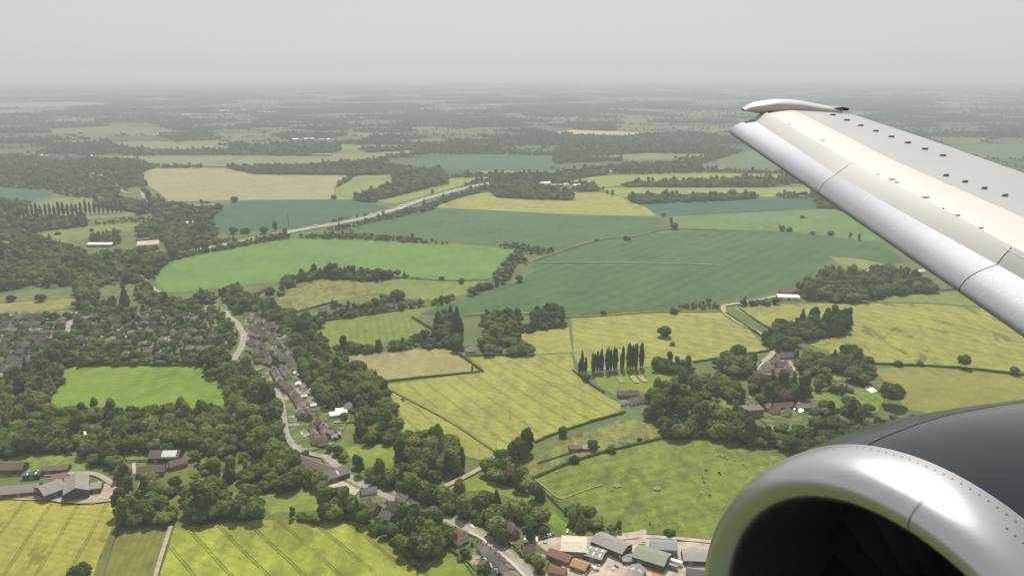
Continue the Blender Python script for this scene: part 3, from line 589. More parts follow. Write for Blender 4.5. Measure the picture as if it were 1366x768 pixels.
# --- barns and sheds
YB = 'sheds of the yard at the bottom'
def shed(name, label, p, q, wid, eave, rise, wall, roof, cat='barn', group=None, z=0., lights=0, door=True, sk='cream', open_side=False):
    g = .94 if group == YB else 1.18
    wid *= g; eave *= g; rise *= g
    A, B = at(*p, z), at(*q, z); a = math.atan2(B[1] - A[1], B[0] - A[0]); L = float(np.linalg.norm((B - A)[:2])); M = (A + B) / 2
    o = empty(name, (M[0], M[1], 0), a); tag(o, label, cat, group)
    wall_mesh(L, wid, eave, rise, 0).build('wall', WALLS[wall], o)
    r = roof_mesh(L, wid, eave, rise, 0, .4, .12).build('roof', ROOFS[roof], o)
    sl = rise / (wid / 2)
    for k in range(lights):
        for s in (-1, 1):
            x = -L / 2 + (k + .5) * L / lights; v = []
            for dx, yy in ((-.6, wid * .12), (.6, wid * .12), (.6, wid * .4), (-.6, wid * .4)): v.append((x + dx, s * yy, eave + rise - sl * yy + .17))
            m = MB(); m.add(v, [(0, 1, 2, 3) if s > 0 else (3, 2, 1, 0)]); m.build('roof_light', ROOFS[sk], r)
    if door:
        for sx in (-1, 1):
            m = MB(); m.box((sx * (L / 2 + .03), 0, 0), (.08, wid * .38, eave * .85)); m.build('door', WALLS['darksteel'], o)
        n = max(1, int(L // 9))
        for k in range(n):
            m = MB(); m.box((-L / 2 + (k + .5) * L / n, -wid / 2 - .03, 0), (3.2, .08, eave * .75)); m.build('door', WALLS['darksteel' if k % 2 else 'steel'], o)
    for t in np.linspace(-.5, .5, max(2, int(L // 6))): FOOT.append((M[0] + math.cos(a) * L * t, M[1] + math.sin(a) * L * t, wid * .55 + 1))
    return o
FB = 'barns of the farmstead'
shed('barn', 'long low brown barn at the left edge of the farmstead', (-45, 664), (54, 655), 12, 3.4, 3., 'timber', 'grey', group=FB)
shed('barn', 'grey-roofed barn in the middle of the farm, beside the big gabled shed', (54, 664), (84, 653), 17, 5, 3.2, 'timber', 'grey', group=FB, lights=2, sk='pink')
shed('barn', 'big grey shed with its dark gable facing the yellow barley', (103, 667), (104, 645), 15, 6, 3.4, 'darksteel', 'grey', group=FB, lights=3, sk='pink')
shed('shed', 'small dark lean-to shed on the right of the big gabled shed', (122, 655), (137, 653), 9, 4, 1.4, 'darksteel', 'grey', group=FB)
shed('barn', 'long dark shed behind the farm barns', (57, 630), (93, 628), 8, 3.4, 1.8, 'timber', 'brown', group=FB)
shed('barn', 'brown barn with an arched dark doorway at the left edge', (-8, 629), (35, 628), 10, 4, 3.2, 'timber', 'brown', group=FB)
shed('shed', 'open white-roofed shelter between the farm barns', (33, 637), (56, 635), 7, 3.4, 1., 'darksteel', 'dark', group=FB, lights=2, sk='white')
shed('barn', 'red-roofed outhouse behind the grey farm barn', (70, 642), (90, 638), 8, 3, 2.2, 'brick', 'red', group=FB)
o = shed('barn', 'dark barn with a bright white roof panel behind a lawn', (202, 612), (242, 611), 12, 3.6, 3.6, 'black', 'brown', group=FB)
m = MB(); m.add([(-2, -7.45, 4.02), (10.5, -7.45, 4.02), (10.5, -.6, 8.16), (-2, -.6, 8.16)], [(0, 1, 2, 3)]); m.add([(-2, -7.45, 4.14), (10.5, -7.45, 4.14), (10.5, -.6, 8.28), (-2, -.6, 8.28)], [(0, 1, 2, 3)]); m.build('roof_panel', ROOFS['white'], o)
shed('barn', 'brown farm building right of the pale courtyard', (184, 634), (221, 630), 9, 3.6, 3.2, 'brick', 'brown', group=FB)
shed('barn', 'low brown building below the dark white-panelled barn', (226, 625), (249, 619), 8, 3.2, 2.8, 'brick', 'brown', group=FB)
shed('shed', 'pinkish outhouse half hidden by trees left of the courtyard', (154, 637), (174, 635), 9, 3.2, 2.8, 'brick', 'pink', group=FB)
shed('greenhouse', 'flat pale greenhouse in the woods below the paddock', (100, 581), (122, 580), 9, 2.6, .8, 'white', 'white', 'greenhouse', door=False)
def glasshouse(x, y, L, wid):
    P = at(x, y, 3); sun = np.array([math.sin(R(2)) * math.cos(R(57)), math.cos(R(2)) * math.cos(R(57)), math.sin(R(57))]); tc = CAM - P; tc /= np.linalg.norm(tc); h = sun + tc; h /= np.linalg.norm(h)
    a = math.atan2(h[1], h[0]) + math.pi / 2; rise = math.hypot(h[0], h[1]) / h[2] * wid / 2
    o = empty('glasshouse', (P[0], P[1], 0), a); tag(o, 'glass-roofed garden house flashing in the sun beside the manor court', 'greenhouse')
    g = NT('greenhouse glass'); g.bsdf((.35, .38, .38), .12, 0., 1.0); wall_mesh(L, wid, 2.4, rise, 0).build('wall', WALLS['white'], o); r = roof_mesh(L, wid, 2.4, rise, 0, .1, .06).build('roof', g.m, o)
    for k in range(int(L // 1.5) + 1):
        m = MB(); x0 = -L / 2 + k * 1.5
        for s in (-1, 1): m.add([(x0 - .04, s * wid / 2, 2.47), (x0 + .04, s * wid / 2, 2.47), (x0 + .04, 0, 2.49 + rise), (x0 - .04, 0, 2.49 + rise)], [(0, 1, 2, 3)])
        m.build('glazing_bar', FRAME, r)
    FOOT.append((P[0], P[1], L * .5))
glasshouse(1066, 545, 8, 4.5)
BB = 'long brown barns by the forecourt'
shed('barn', 'long brown barn above the pale forecourt', (392, 616), (444, 636), 11, 4.2, 3., 'timber', 'brown', group=BB)
shed('barn', 'brown shed with a white ridge strip at the forecourt corner', (434, 641), (462, 632), 13, 4, 2.6, 'timber', 'brown', group=BB, lights=1, sk='white')
shed('shed', 'white sheds row by the little mown lawn', (440, 556), (463, 553), 8, 2.8, 1., 'white', 'white', group='white sheds behind the terrace')
shed('shed', 'second pale shed behind the white sheds row', (448, 550), (466, 548), 6, 2.6, .8, 'white', 'white', group='white sheds behind the terrace')
shed('barn', 'small white-gabled barn facing the trees by the mown lawn', (465, 549), (466, 544), 9, 3, 2.6, 'white', 'slate', group='white sheds behind the terrace')
shed('warehouse', 'cream-roofed warehouse at the top left of the yard', (749, 733), (782, 735), 20, 6, 1.6, 'flint', 'cream', 'warehouse', YB)
shed('warehouse', 'largest brown-roofed warehouse behind the yard', (795, 724), (836, 741), 16, 6, 2.6, 'darksteel', 'grey', 'warehouse', YB)
shed('warehouse', 'dark multi-bay shed between the cream and brown warehouses', (781, 740), (806, 747), 13, 4.5, 1.8, 'darksteel', 'grey', 'warehouse', YB, lights=3, sk='white')
shed('warehouse', 'red-tiled workshop on the left of the yard', (733, 741), (762, 752), 9, 4, 2.8, 'brick', 'red', 'workshop', YB)
shed('warehouse', 'orange-roofed workshop joined to the red-tiled one', (764, 755), (784, 762), 10, 4, 2.4, 'brick', 'orange', 'workshop', YB)
shed('shed', 'small red and grey workshop at the bottom of the yard', (733, 763), (755, 767), 7.5, 3.4, 2.4, 'brick', 'red', 'workshop', YB)
shed('warehouse', 'green-roofed warehouse in the centre of the yard', (848, 743), (890, 756), 17, 6, 2.6, 'darksteel', 'green', 'warehouse', YB)
shed('warehouse', 'blue-grey shed at the top right of the yard', (867, 734), (902, 736), 13, 6, 2., 'steel', 'bluegrey', 'warehouse', YB)
shed('warehouse', 'low brown-grey shed beside the engine rim', (910, 746), (965, 748), 15, 4.5, 1.6, 'darksteel', 'grey', 'warehouse', YB)
shed('warehouse', 'grey gabled workshop at the bottom edge of the yard', (852, 762), (836, 786), 11, 4, 2.6, 'steel', 'grey', 'workshop', YB, lights=2, sk='white')
shed('shed', 'dark store hut left of the green-roofed warehouse', (830, 750), (843, 750), 6, 3.4, .8, 'darksteel', 'grey', 'shed', YB)
shed('shed', 'black sheds beside the engine at the bottom edge', (915, 767), (940, 770), 8, 3.4, 1., 'darksteel', 'dark', 'shed', YB)
shed('shed', 'low brown field shelter on the rough grass strip', (759, 600), (775, 599), 7, 2.6, 1.6, 'timber', 'brown', 'shed')
shed('shed', 'pale lean-to beside the brown field shelter', (777, 600), (786, 599), 5, 2.2, .8, 'timber', 'grey', 'shed')
shed('farm_shed', 'long white shed beside the red-roofed farmhouse', (1036, 398), (1065, 399), 14, 4, 1.6, 'white', 'white', 'farm shed')
shed('farm_shed', 'long white-roofed building in the far left fields', (119, 328), (152, 328), 16, 4, 2., 'brick', 'white', 'farm shed')
shed('farm_shed', 'wide pale gable-roofed hall right of the long white-roofed building', (184, 329), (213, 327), 26, 5, 4., 'white', 'cream', 'hall')
shed('farm_shed', 'flat dark works building behind the pale hall', (183, 322), (202, 320), 14, 4, 1., 'brick', 'dark', 'hall')
shed('farm_shed', 'white tall house block in the left woods', (249, 302), (259, 302), 12, 7, 2.4, 'white', 'white', 'house')
for k, (p, q, w, r, lb) in enumerate((((229, 279), (250, 278), 16, 'dark', 'dark long shed at the left of the far farm'), ((252, 277), (270, 277), 16, 'red', 'red-brown shed in the far farm'), ((272, 277), (289, 276), 14, 'pink', 'pale shed at the right of the far farm'), ((390, 187), (419, 186.5), 22, 'white', 'long white shed beyond the dark wood'), ((426, 188), (440, 187.5), 20, 'white', 'short white shed right of the long white shed'), ((417, 208), (443, 208), 20, 'pink', 'pinkish farm sheds before the dark wood'),
    ((720, 247), (733, 246), 18, 'white', 'white shed in the farm behind the wood'), ((735, 250), (748, 249), 14, 'pink', 'pinkish barn in the farm behind the wood'), ((750, 249), (757, 248), 12, 'cream', 'cream barn in the farm behind the wood'), ((764, 250), (775, 249), 14, 'white', 'pale barn at the right of the farm behind the wood'), ((778, 251), (786, 251), 10, 'brown', 'brown barn at the right end of the farm behind the wood'), ((812, 231), (822, 230.5), 14, 'white', 'white shed at the end of the hedge in the lime field'))):
    shed('farm_shed', lb, p, q, w, 5, 2.6, 'white' if r in ('white', 'cream') else 'brick', r, 'farm shed', 'distant farm sheds', door=False)
for (x, y) in ((823, 194), (905, 201), (850, 192), (862, 198), (790, 196), (815, 199), (880, 193), (840, 187), (838, 200), (870, 187), (893, 196), (780, 201)):
    house(x, y, random.uniform(0, 3), 'semi', 'white' if random.random() < .6 else 'cream', random.choice(['slate', 'white', 'brown']), 'in the distant wooded village left of the wing', 'houses of the distant wooded village', 0)
for k in range(46):
    x = random.uniform(20, 140); y = random.uniform(186, 236)
    house(x, y, random.uniform(0, 3), random.choice(['semi', 'hip', 'long']), random.choice(['white', 'cream', 'white']), random.choice(['white', 'slate', 'pink', 'grey']), 'in the wooded town at the far left', 'houses of the wooded town at the far left', 0)
for k, (x, y, L) in enumerate(((292, 148, 90), (312, 146.5, 120), (330, 149, 150), (352, 150, 90), (300, 152, 70), (250, 152.5, 90), (243, 153.5, 60), (400, 147.5, 100), (416, 147, 130), (430, 148, 110), (452, 145, 140), (270, 121, 200), (290, 119.5, 160), (360, 121, 120), (560, 127, 160), (575, 127.5, 130), (640, 140, 140), (655, 140.5, 110), (670, 141, 90), (890, 128, 200), (920, 122, 120), (205, 180, 60), (218, 181, 50), (228, 180, 40), (1240, 122, 200), (1330, 135, 150))):
    P = at(x, y, 4); Q = pix(P + np.array([L, 0, 0]))
    _o = shed('farm_shed', None, (x, y), tuple(Q), 40 if L > 80 else 16, 6, 2, 'white', ['white', 'cream', 'pink'][k % 3], 'warehouse', 'distant warehouses', 4, door=False)
    AUTO.append((_o, 'pale warehouse', 'far off in the haze', P))
LEAF = {'dark': leaf_mat('dark leaves', (.046, .094, .017), (.096, .162, .028)), 'mid': leaf_mat('green leaves', (.082, .142, .022), (.162, .228, .038)),
        'pale': leaf_mat('pale leaves', (.135, .19, .040), (.225, .275, .068)), 'copper': leaf_mat('copper leaves', (.085, .08, .030), (.155, .14, .046))}
BARK = plain('bark', (.09, .07, .05), .95, scale=2., bump=.05)
def unit(n, r): 
    d = r.normal(size=(n, 3)); return d / np.linalg.norm(d, axis=1)[:, None]
ICO_V = None
def ico():
    global ICO_V
    import bmesh
    if ICO_V is None:
        b = bmesh.new(); bmesh.ops.create_icosphere(b, subdivisions=2, radius=1.0)
        ICO_V = (np.array([v.co[:] for v in b.verts]), [tuple(v.index for v in f.verts) for f in b.faces]); b.free()
    return ICO_V
def crown_mesh(name, seed, lobes, nleaf, leaf, mat):
    """foliage: leaf sprays scattered over the outside of every bough (lobes: x, y, z, rx, ry, rz)"""
    r = np.random.default_rng(seed); Lb = np.array(lobes, float); area = (Lb[:, 3] * Lb[:, 5]); p = area / area.sum()
    k = r.choice(len(Lb), nleaf * 2, p=p); d = unit(nleaf * 2, r); d[:, 2] = np.where((d[:, 2] < -.55), -d[:, 2] * .5, d[:, 2])
    lump = 1 + .16 * np.sin(d[:, 0] * 9 + k) * np.sin(d[:, 1] * 9 + 2 * k) * np.cos(d[:, 2] * 8)
    P = Lb[k, :3] + d * Lb[k, 3:] * (r.uniform(.80, 1.10, nleaf * 2) * lump)[:, None]
    inside = np.zeros(len(P), bool)
    for j, L in enumerate(Lb):
        q = (((P - L[:3]) / L[3:]) ** 2).sum(1) < .62; inside |= q & (k != j)
    P = P[~inside][:nleaf]; d = d[~inside][:nleaf]; n = len(P)
    nn = d + r.normal(size=(n, 3)) * .38 + np.array([0, 0, .25]); nn /= np.linalg.norm(nn, axis=1)[:, None]
    a = np.cross(nn, unit(n, r)); a /= np.linalg.norm(a, axis=1)[:, None] + 1e-9; b = np.cross(nn, a)
    s = leaf * r.uniform(.55, 1.35, n)[:, None]; t = s * r.uniform(.6, 1.0, n)[:, None]
    V = np.stack([P - a * s - b * t * .3, P + a * s * .2 - b * t, P + a * s, P - a * s * .1 + b * t], 1).reshape(-1, 3)
    Fq = np.arange(n * 4).reshape(-1, 4)
    iv, jf = ico(); jf = np.array(jf); V2 = []; F2 = []; off = n * 4
    for L in Lb:
        w = 1 + .10 * np.sin(iv[:, 0] * 6 + L[0]) * np.cos(iv[:, 1] * 5 + L[1])
        V2.append(L[:3] + iv * L[3:] * (.80 * w)[:, None]); F2.append(jf + off); off += len(iv)
    V = np.concatenate([V] + V2); me = bpy.data.meshes.new(name)
    F2 = np.concatenate(F2); nl = n * 4 + len(F2) * 3
    me.vertices.add(len(V)); me.vertices.foreach_set('co', V.astype(np.float32).ravel())
    me.loops.add(nl); me.loops.foreach_set('vertex_index', np.concatenate([Fq.ravel(), F2.ravel()]).astype(np.int32))
    me.polygons.add(n + len(F2)); st = np.concatenate([np.arange(n) * 4, n * 4 + np.arange(len(F2)) * 3]).astype(np.int32)
    me.polygons.foreach_set('loop_start', st)
    me.materials.append(mat); me.update(calc_edges=True); me.validate(); return me
def lobes_for(kind, r):
    L = []
    if kind == 'round':
        for i in range(15):
            d = unit(1, r)[0]; d[2] = abs(d[2]) * 1.0 - .25; c = np.array([0, 0, 6.3]) + d * np.array([3.6, 3.6, 3.6]) * r.uniform(.75, 1.1); q = r.uniform(1.7, 2.7)
            L.append((*c, q, q, q * .9))
        L.append((0, 0, 5.9, 3.5, 3.5, 3.6))
    elif kind == 'tall':
        for i in range(15):
            t = r.uniform(0, 1); a = r.uniform(0, 6.28); w = 2.6 * math.sin(math.pi * (.18 + .74 * t)); c = (w * math.cos(a), w * math.sin(a), 2.9 + 12.2 * t); q = r.uniform(1.4, 2.2)
            L.append((*c, q, q, q * 1.15))
        L.append((0, 0, 9.5, 2.4, 2.4, 5.6))
    elif kind == 'spread':
        for i in range(17):
            a = r.uniform(0, 6.28); w = 5.2 * math.sqrt(r.uniform(0, 1)); c = (w * math.cos(a), w * math.sin(a), 5.3 - .08 * w * w + r.uniform(-.9, 1.8)); q = r.uniform(1.7, 2.7)
            L.append((*c, q, q, q * .75))
        L.append((0, 0, 4.6, 4.4, 4.4, 2.6))
    elif kind == 'poplar':
        for i in range(20):
            t = i / 19; a = r.uniform(0, 6.28); w = .75 * math.sin(math.pi * (.12 + .80 * t)); q = (1.75 * math.sin(math.pi * (.16 + .78 * t)) + .25) * r.uniform(.85, 1.15)
            L.append((w * math.cos(a), w * math.sin(a), 2.2 + 22.5 * t, q, q, q * 1.6))
    elif kind == 'conifer':
        for i in range(18):
            t = i / 17; a = i * 2.4; w = 1.6 * (1 - t); q = 2.5 * (1 - t) ** .8 + .35
            L.append((w * math.cos(a), w * math.sin(a), 1.8 + 13. * t, q, q, q * .7 + .3))
    elif kind == 'bush':
        for i in range(7):
            a = r.uniform(0, 6.28); w = 1.2 * math.sqrt(r.uniform(0, 1)); q = r.uniform(.9, 1.4)
            L.append((w * math.cos(a), w * math.sin(a), r.uniform(.9, 1.8), q, q, q * .9))
    return L
def trunk_mesh(name, kind, r):
    h = {'round': 7.5, 'tall': 10, 'spread': 5.5, 'poplar': 18, 'conifer': 11, 'bush': 1.2}[kind]; b = .12 if kind == 'bush' else .38
    m = MB(); m.tube([(0, 0, -.4), (.05, 0, h * .3), (-.05, .08, h * .65), (0, 0, h)], [b * 1.3, b, b * .75, b * .35], 7)
    for i in range(4 if kind in ('round', 'spread', 'tall') else 0):
        a = i * 1.6 + r.uniform(-.4, .4); e = (math.cos(a) * 2.6, math.sin(a) * 2.6, h * .85 + r.uniform(-.6, 1.5))
        m.tube([(0, 0, h * (.35 + .07 * i)), (e[0] * .5, e[1] * .5, h * .62), e], [b * .5, b * .35, b * .12], 5)
    return m.mesh(name, BARK)
KH = {'round': 11.2, 'tall': 17, 'spread': 8.2, 'poplar': 26.5, 'conifer': 16, 'bush': 2.9}
KR = {'round': 5.4, 'tall': 3.9, 'spread': 7., 'poplar': 2.1, 'conifer': 3., 'bush': 2.3}
NLEAF = {'round': (2600, .62), 'tall': (2600, .6), 'spread': (2800, .62), 'poplar': (2400, .5), 'conifer': (2200, .5), 'bush': (500, .36)}
TP = {}      # (kind, variant, tone) -> crown mesh ; trunks per kind
TRUNK = {}
for kind, nv in (('round', 4), ('tall', 2), ('spread', 3), ('poplar', 3), ('conifer', 2), ('bush', 2)):
    for v in range(nv):
        r = np.random.default_rng(100 + v * 7 + len(kind)); lb = lobes_for(kind, r); base = None
        for tone in LEAF:
            if base is None: base = crown_mesh('crown', 5 + v, lb, *NLEAF[kind], LEAF[tone]); me = base
            else: me = base.copy(); me.materials[0] = LEAF[tone]
            TP[(kind, v, tone)] = me
        TRUNK[(kind, v)] = trunk_mesh('trunk', kind, r)
NV = {'round': 4, 'tall': 2, 'spread': 3, 'poplar': 3, 'conifer': 2, 'bush': 2}
TREES = []     # dict(kind, v, tone, pos, s, sz, rot, place, solo)
FOOTA = np.array(FOOT)
def blocked(P, rad=0.):
    b = in_any(P, FIELD_POLYS)
    for S, w in ROADS:
        lo = S.min(0) - 12; hi = S.max(0) + 12
        s = np.where((P[:, 0] > lo[0]) & (P[:, 0] < hi[0]) & (P[:, 1] > lo[1]) & (P[:, 1] < hi[1]) & ~b)[0]
        if len(s):
            for i in range(len(S) - 1):
                a, c = S[i], S[i + 1]; d = c - a; t = np.clip(((P[s] - a) @ d) / (d @ d + 1e-9), 0, 1)
                b[s] |= np.linalg.norm(P[s] - (a + t[:, None] * d), axis=1) < w + 1.6
    near = np.where((~b) & (P[:, 1] < 2600))[0]
    if len(near):
        for fx, fy, fr in FOOTA:
            q = P[near]; b[near] |= (np.abs(q[:, 0] - fx) < fr + 2) & (np.abs(q[:, 1] - fy) < fr + 2) & (np.hypot(q[:, 0] - fx, q[:, 1] - fy) < fr + 1.2)
    return b
def add_tree(P, kind, tone, s, place, sz=None, solo=None, v=None):
    TREES.append(dict(kind=kind, v=random.randrange(NV[kind]) if v is None else v, tone=tone, pos=np.array([P[0], P[1], 0.]), s=s, sz=sz or s * random.uniform(.9, 1.12), rot=random.uniform(0, 6.28), place=place, solo=solo))
WOODN = [0]
def wood(place, pts, sp=8., size=(.75, 1.25), kinds=(('round', 6), ('spread', 2.5), ('tall', 1.5), ('conifer', .5)), tones=(('dark', 2.8), ('mid', 4.2), ('pale', 1.9), ('copper', .35)), h=7., keep=1., under=True, force=False):
    sp *= .96; size = (size[0] * .85, size[1] * 1.10)
    poly = atv(pts, h); lo, hi = poly.min(0), poly.max(0)
    nx = max(1, int((hi[0] - lo[0]) / sp) + 1); ny = max(1, int((hi[1] - lo[1]) / sp) + 1)
    X, Y = np.meshgrid(np.arange(nx), np.arange(ny)); P = np.stack([lo[0] + (X.ravel() + .5 * (Y.ravel() % 2)) * sp, lo[1] + Y.ravel() * sp], 1).astype(float) + rng.uniform(-.38, .38, (nx * ny, 2)) * sp
    P = P[inpoly(P, poly)]; P = P[rng.uniform(size=len(P)) < keep]
    if not len(P): return
    if not force: P = P[~blocked(P)]
    ks, kw = zip(*kinds); ts, tw = zip(*tones)
    for p in P:
        k = random.choices(ks, kw)[0]; s = random.uniform(*size) * (1.25 if random.random() < .08 else 1)
        add_tree(p, k, random.choices(ts, tw)[0], s, place)
    if under:   # understorey bushes
        for p in P[rng.uniform(size=len(P)) < .35]:
            q = p + rng.uniform(-3.5, 3.5, 2)
            if not blocked(q[None])[0]: add_tree(q, 'bush', random.choices(ts, tw)[0], random.uniform(.8, 1.5), place)
def solo(x, y, kind, tone, s, label, sz=None): add_tree(at(x, y), kind, tone, s * 1.27, '', sz and sz * 1.27, label)
G8 = (('bush', 4), ('round', 2.5), ('spread', 1), ('conifer', .6))
# -------- foreground woods
wood('in the copse on the near side of the farmstead', [(156, 668), (172, 660), (205, 662), (222, 672), (228, 690), (210, 698), (172, 703), (155, 697)], 7.5)
wood('beside the farm courtyard', [(150, 622), (168, 612), (178, 640), (168, 655), (160, 650)], 8)
wood('in the big dark clump above the bottom barley', [(252, 688), (258, 662), (280, 648), (300, 655), (309, 672), (306, 692), (270, 698)], 9, (1.25, 1.7), tones=(('dark', 5), ('mid', 3)))
wood('left of the hedged paddock', [(312, 652), (345, 648), (350, 672), (352, 690), (318, 690), (311, 680)], 8)
wood('in the clump above the hedged paddock', [(340, 620), (362, 606), (396, 606), (416, 622), (432, 630), (430, 648), (392, 655), (350, 658), (342, 640)], 8, (.8, 1.3))
wood('in the row behind the bottom barley', [(358, 690), (400, 684), (436, 684), (470, 680), (474, 697), (430, 697), (380, 702), (358, 702)], 5.5, (.5, .8), h=4)
wood('below the pale forecourt', [(428, 664), (440, 652), (452, 658), (476, 668), (490, 678), (490, 696), (472, 694), (436, 684)], 7.5)
wood('in the trees beside the bottom barley corner', [(488, 692), (500, 680), (530, 688), (536, 712), (532, 735), (520, 735), (500, 712)], 7.5, (.6, 1.0))
wood('in the great dark trees left of the roadside house', [(534, 690), (550, 682), (585, 690), (600, 705), (602, 738), (585, 745), (548, 742), (536, 722)], 8.5, (1.0, 1.4), tones=(('dark', 5), ('mid', 3)))
wood('along the back of the roadside cottages', [(640, 745), (655, 750), (672, 768), (690, 800), (650, 800), (625, 770)], 7, (.5, .9))
wood('between the main road and the strip field', [(584, 656), (600, 654), (640, 656), (690, 672), (724, 688), (735, 702), (716, 712), (700, 712), (660, 708), (632, 700), (610, 688), (590, 672)], 8)
wood('in the copse right of the small grass field', [(528, 592), (540, 580), (565, 575), (600, 583), (618, 600), (615, 622), (575, 628), (545, 622), (530, 625)], 8, (.8, 1.25))
wood('along the upper side of the main road bend', [(480, 640), (500, 625), (530, 628), (560, 630), (590, 630), (600, 640), (572, 660), (556, 670), (520, 655), (490, 650)], 8)
wood('in the belt beside the strip field', [(645, 610), (660, 600), (672, 612), (690, 622), (708, 640), (716, 656), (704, 662), (672, 642), (650, 628)], 7)
wood('in the willow clump at the meadow corner', [(756, 692), (758, 672), (774, 668), (792, 674), (796, 695), (776, 704)], 7, (.7, 1.0), tones=(('pale', 5), ('mid', 3)))
wood('along the top of the yard', [(803, 706), (812, 701), (835, 704), (836, 716), (806, 717)], 6, (.4, .7), h=3)
wood('behind the blue-grey shed of the yard', [(868, 714), (872, 704), (896, 704), (900, 714)], 6, (.5, .8), h=3)
wood('behind the brown shed beside the engine', [(912, 725), (920, 714), (942, 715), (948, 726)], 6, (.5, .8), h=3)
wood('among the workshops at the bottom edge', [(710, 752), (722, 742), (726, 768), (740, 774), (780, 768), (790, 776), (740, 800), (690, 800)], 7, (.5, .9))
wood('between the main road and the yard', [(690, 715), (712, 722), (730, 735), (725, 745), (700, 738), (684, 720)], 7, (.5, .8), keep=.7)
wood('in the gardens of the roadside cottages', [(604, 726), (632, 722), (668, 750), (690, 775), (640, 765)], 7, (.35, .7), kinds=G8, keep=.6, h=2)
wood('on the lawn below the great dark trees', [(575, 762), (600, 770), (620, 790), (570, 800), (562, 775)], 7, (.5, .8), keep=.7)
wood('along the edge of the bottom barley', [(538, 738), (552, 745), (572, 768), (584, 790), (568, 785), (545, 755)], 5.5, (.4, .7), h=3)
solo(108, 772, 'round', 'dark', 1.0, 'dark bushy tree cut by the bottom edge between the two barleys')
solo(618, 627, 'poplar', 'dark', .66, 'slim dark columnar tree rising from the lane copse', .66)
solo(692, 609, 'round', 'dark', 1.35, 'towering dark tree where the farm track meets the lane', 1.75)
solo(702, 604, 'tall', 'dark', 1.2, 'tall dark tree leaning on the right of the towering lane tree', 1.15)
solo(684, 617, 'conifer', 'dark', 1.0, 'dark pointed conifer left of the towering lane tree', 1.0)
solo(572, 672, 'round', 'dark', 1.3, 'huge dark tree shading the main road bend', 1.6)
solo(586, 697, 'poplar', 'dark', .3, 'small dark columnar cypress beside the main road', .3)
solo(669, 725, 'round', 'dark', .85, 'dark round tree standing over the main road verge', 1.25)
solo(751, 582, 'round', 'dark', .72, 'dark tree on the barley edge hedge line', .95)
solo(790, 599, 'round', 'mid', .72, 'round tree beside the brown field shelter', .9)
solo(815, 603, 'bush', 'mid', 1.6, 'low bush on the meadow hedge near the shelter')
solo(766, 616, 'bush', 'dark', 1.7, 'dark bush on the meadow hedge below the shelter')
solo(853, 588, 'bush', 'dark', 1.0, 'small dark bush at the top of the meadow hedge')
solo(720, 665, 'bush', 'dark', 2.0, 'dark bush at the meadow corner path')
solo(900, 585, 'round', 'dark', 1.2, 'dark full round tree at the left end of the meadow wood', 1.3)
solo(560, 711, 'poplar', 'mid', .2, 'small clipped yew by the roadside')
# -------- right side village
wood('in the dense wood beyond the meadow', [(860, 553), (868, 540), (890, 528), (915, 520), (940, 522), (960, 520), (985, 530), (998, 545), (990, 555), (1010, 568), (1045, 578), (1090, 590), (1075, 602), (1040, 596), (985, 586), (915, 580), (892, 578)], 8.5, (.85, 1.35), tones=(('dark', 5), ('mid', 4), ('pale', .8)))
wood('round the cricket ground corner', [(862, 522), (880, 500), (915, 505), (940, 498), (985, 510), (990, 525), (955, 520), (915, 518), (880, 530), (866, 540)], 8.5, (.8, 1.2))
wood('in the grove above the village lane', [(958, 490), (965, 474), (990, 468), (1008, 480), (1006, 492), (975, 498)], 8.5, (.9, 1.3), force=True)
wood('in the dark row at the end of the cricket ground', [(872, 487), (876, 478), (900, 481), (924, 485), (924, 494), (898, 493)], 8, (.7, .95), tones=(('dark', 5), ('mid', 1)), force=True)
wood('between the manor and the little village', [(1000, 510), (1030, 506), (1060, 506), (1080, 515), (1075, 535), (1040, 535), (1010, 534)], 9, (.9, 1.35), tones=(('dark', 4), ('copper', 2.5), ('mid', 2)))
wood('in the manor gardens', [(1020, 556), (1050, 556), (1090, 560), (1125, 570), (1120, 585), (1085, 592), (1040, 578), (1018, 566)], 8.5, (.6, 1.0), keep=.62, kinds=(('round', 3), ('conifer', 1), ('bush', 3)))
wood('right of the stable court', [(1082, 545), (1100, 535), (1120, 548), (1130, 560), (1160, 560), (1175, 570), (1120, 590), (1090, 572)], 9, (.7, 1.2), tones=(('copper', 3), ('dark', 3), ('mid', 2)))
wood('in the round clump by the white terrace', [(1126, 536), (1135, 524), (1155, 528), (1162, 545), (1150, 556), (1130, 550)], 8, (.9, 1.2))
wood('along the lane below the gold barley', [(1018, 452), (1030, 436), (1044, 428), (1058, 430), (1060, 448), (1070, 455), (1052, 462), (1030, 462)], 8.5, (.8, 1.2), tones=(('dark', 5), ('mid', 2)), force=True)
wood('in the round clump on the gold barley', [(1058, 446), (1062, 432), (1072, 424), (1090, 424), (1096, 440), (1085, 448)], 8.5, (.9, 1.3), tones=(('dark', 3), ('mid', 3)), force=True)
wood('in the black conifer block on the gold barley', [(1096, 443), (1098, 424), (1112, 418), (1135, 420), (1136, 434), (1120, 444)], 6., (.8, 1.1), kinds=(('conifer', 4), ('tall', 2)), tones=(('dark', 1),), force=True)
wood('right of the little village', [(1056, 476), (1080, 468), (1100, 472), (1112, 480), (1105, 495), (1075, 496), (1060, 488)], 8.5, (.75, 1.1))
wood('in the dark group at the olive field corner', [(1106, 482), (1120, 470), (1140, 468), (1158, 478), (1165, 500), (1158, 515), (1135, 500), (1110, 494)], 8.5, (.9, 1.4), tones=(('dark', 5), ('mid', 2)))
wood('behind the gabled village house', [(1085, 512), (1100, 500), (1108, 515), (1132, 512), (1140, 522), (1110, 522), (1090, 522)], 8, (.7, 1.0), keep=.8)
wood('above the engine rim', [(1150, 560), (1180, 552), (1205, 556), (1230, 553), (1260, 556), (1200, 575), (1150, 585)], 8, (.6, 1.0), keep=.7)
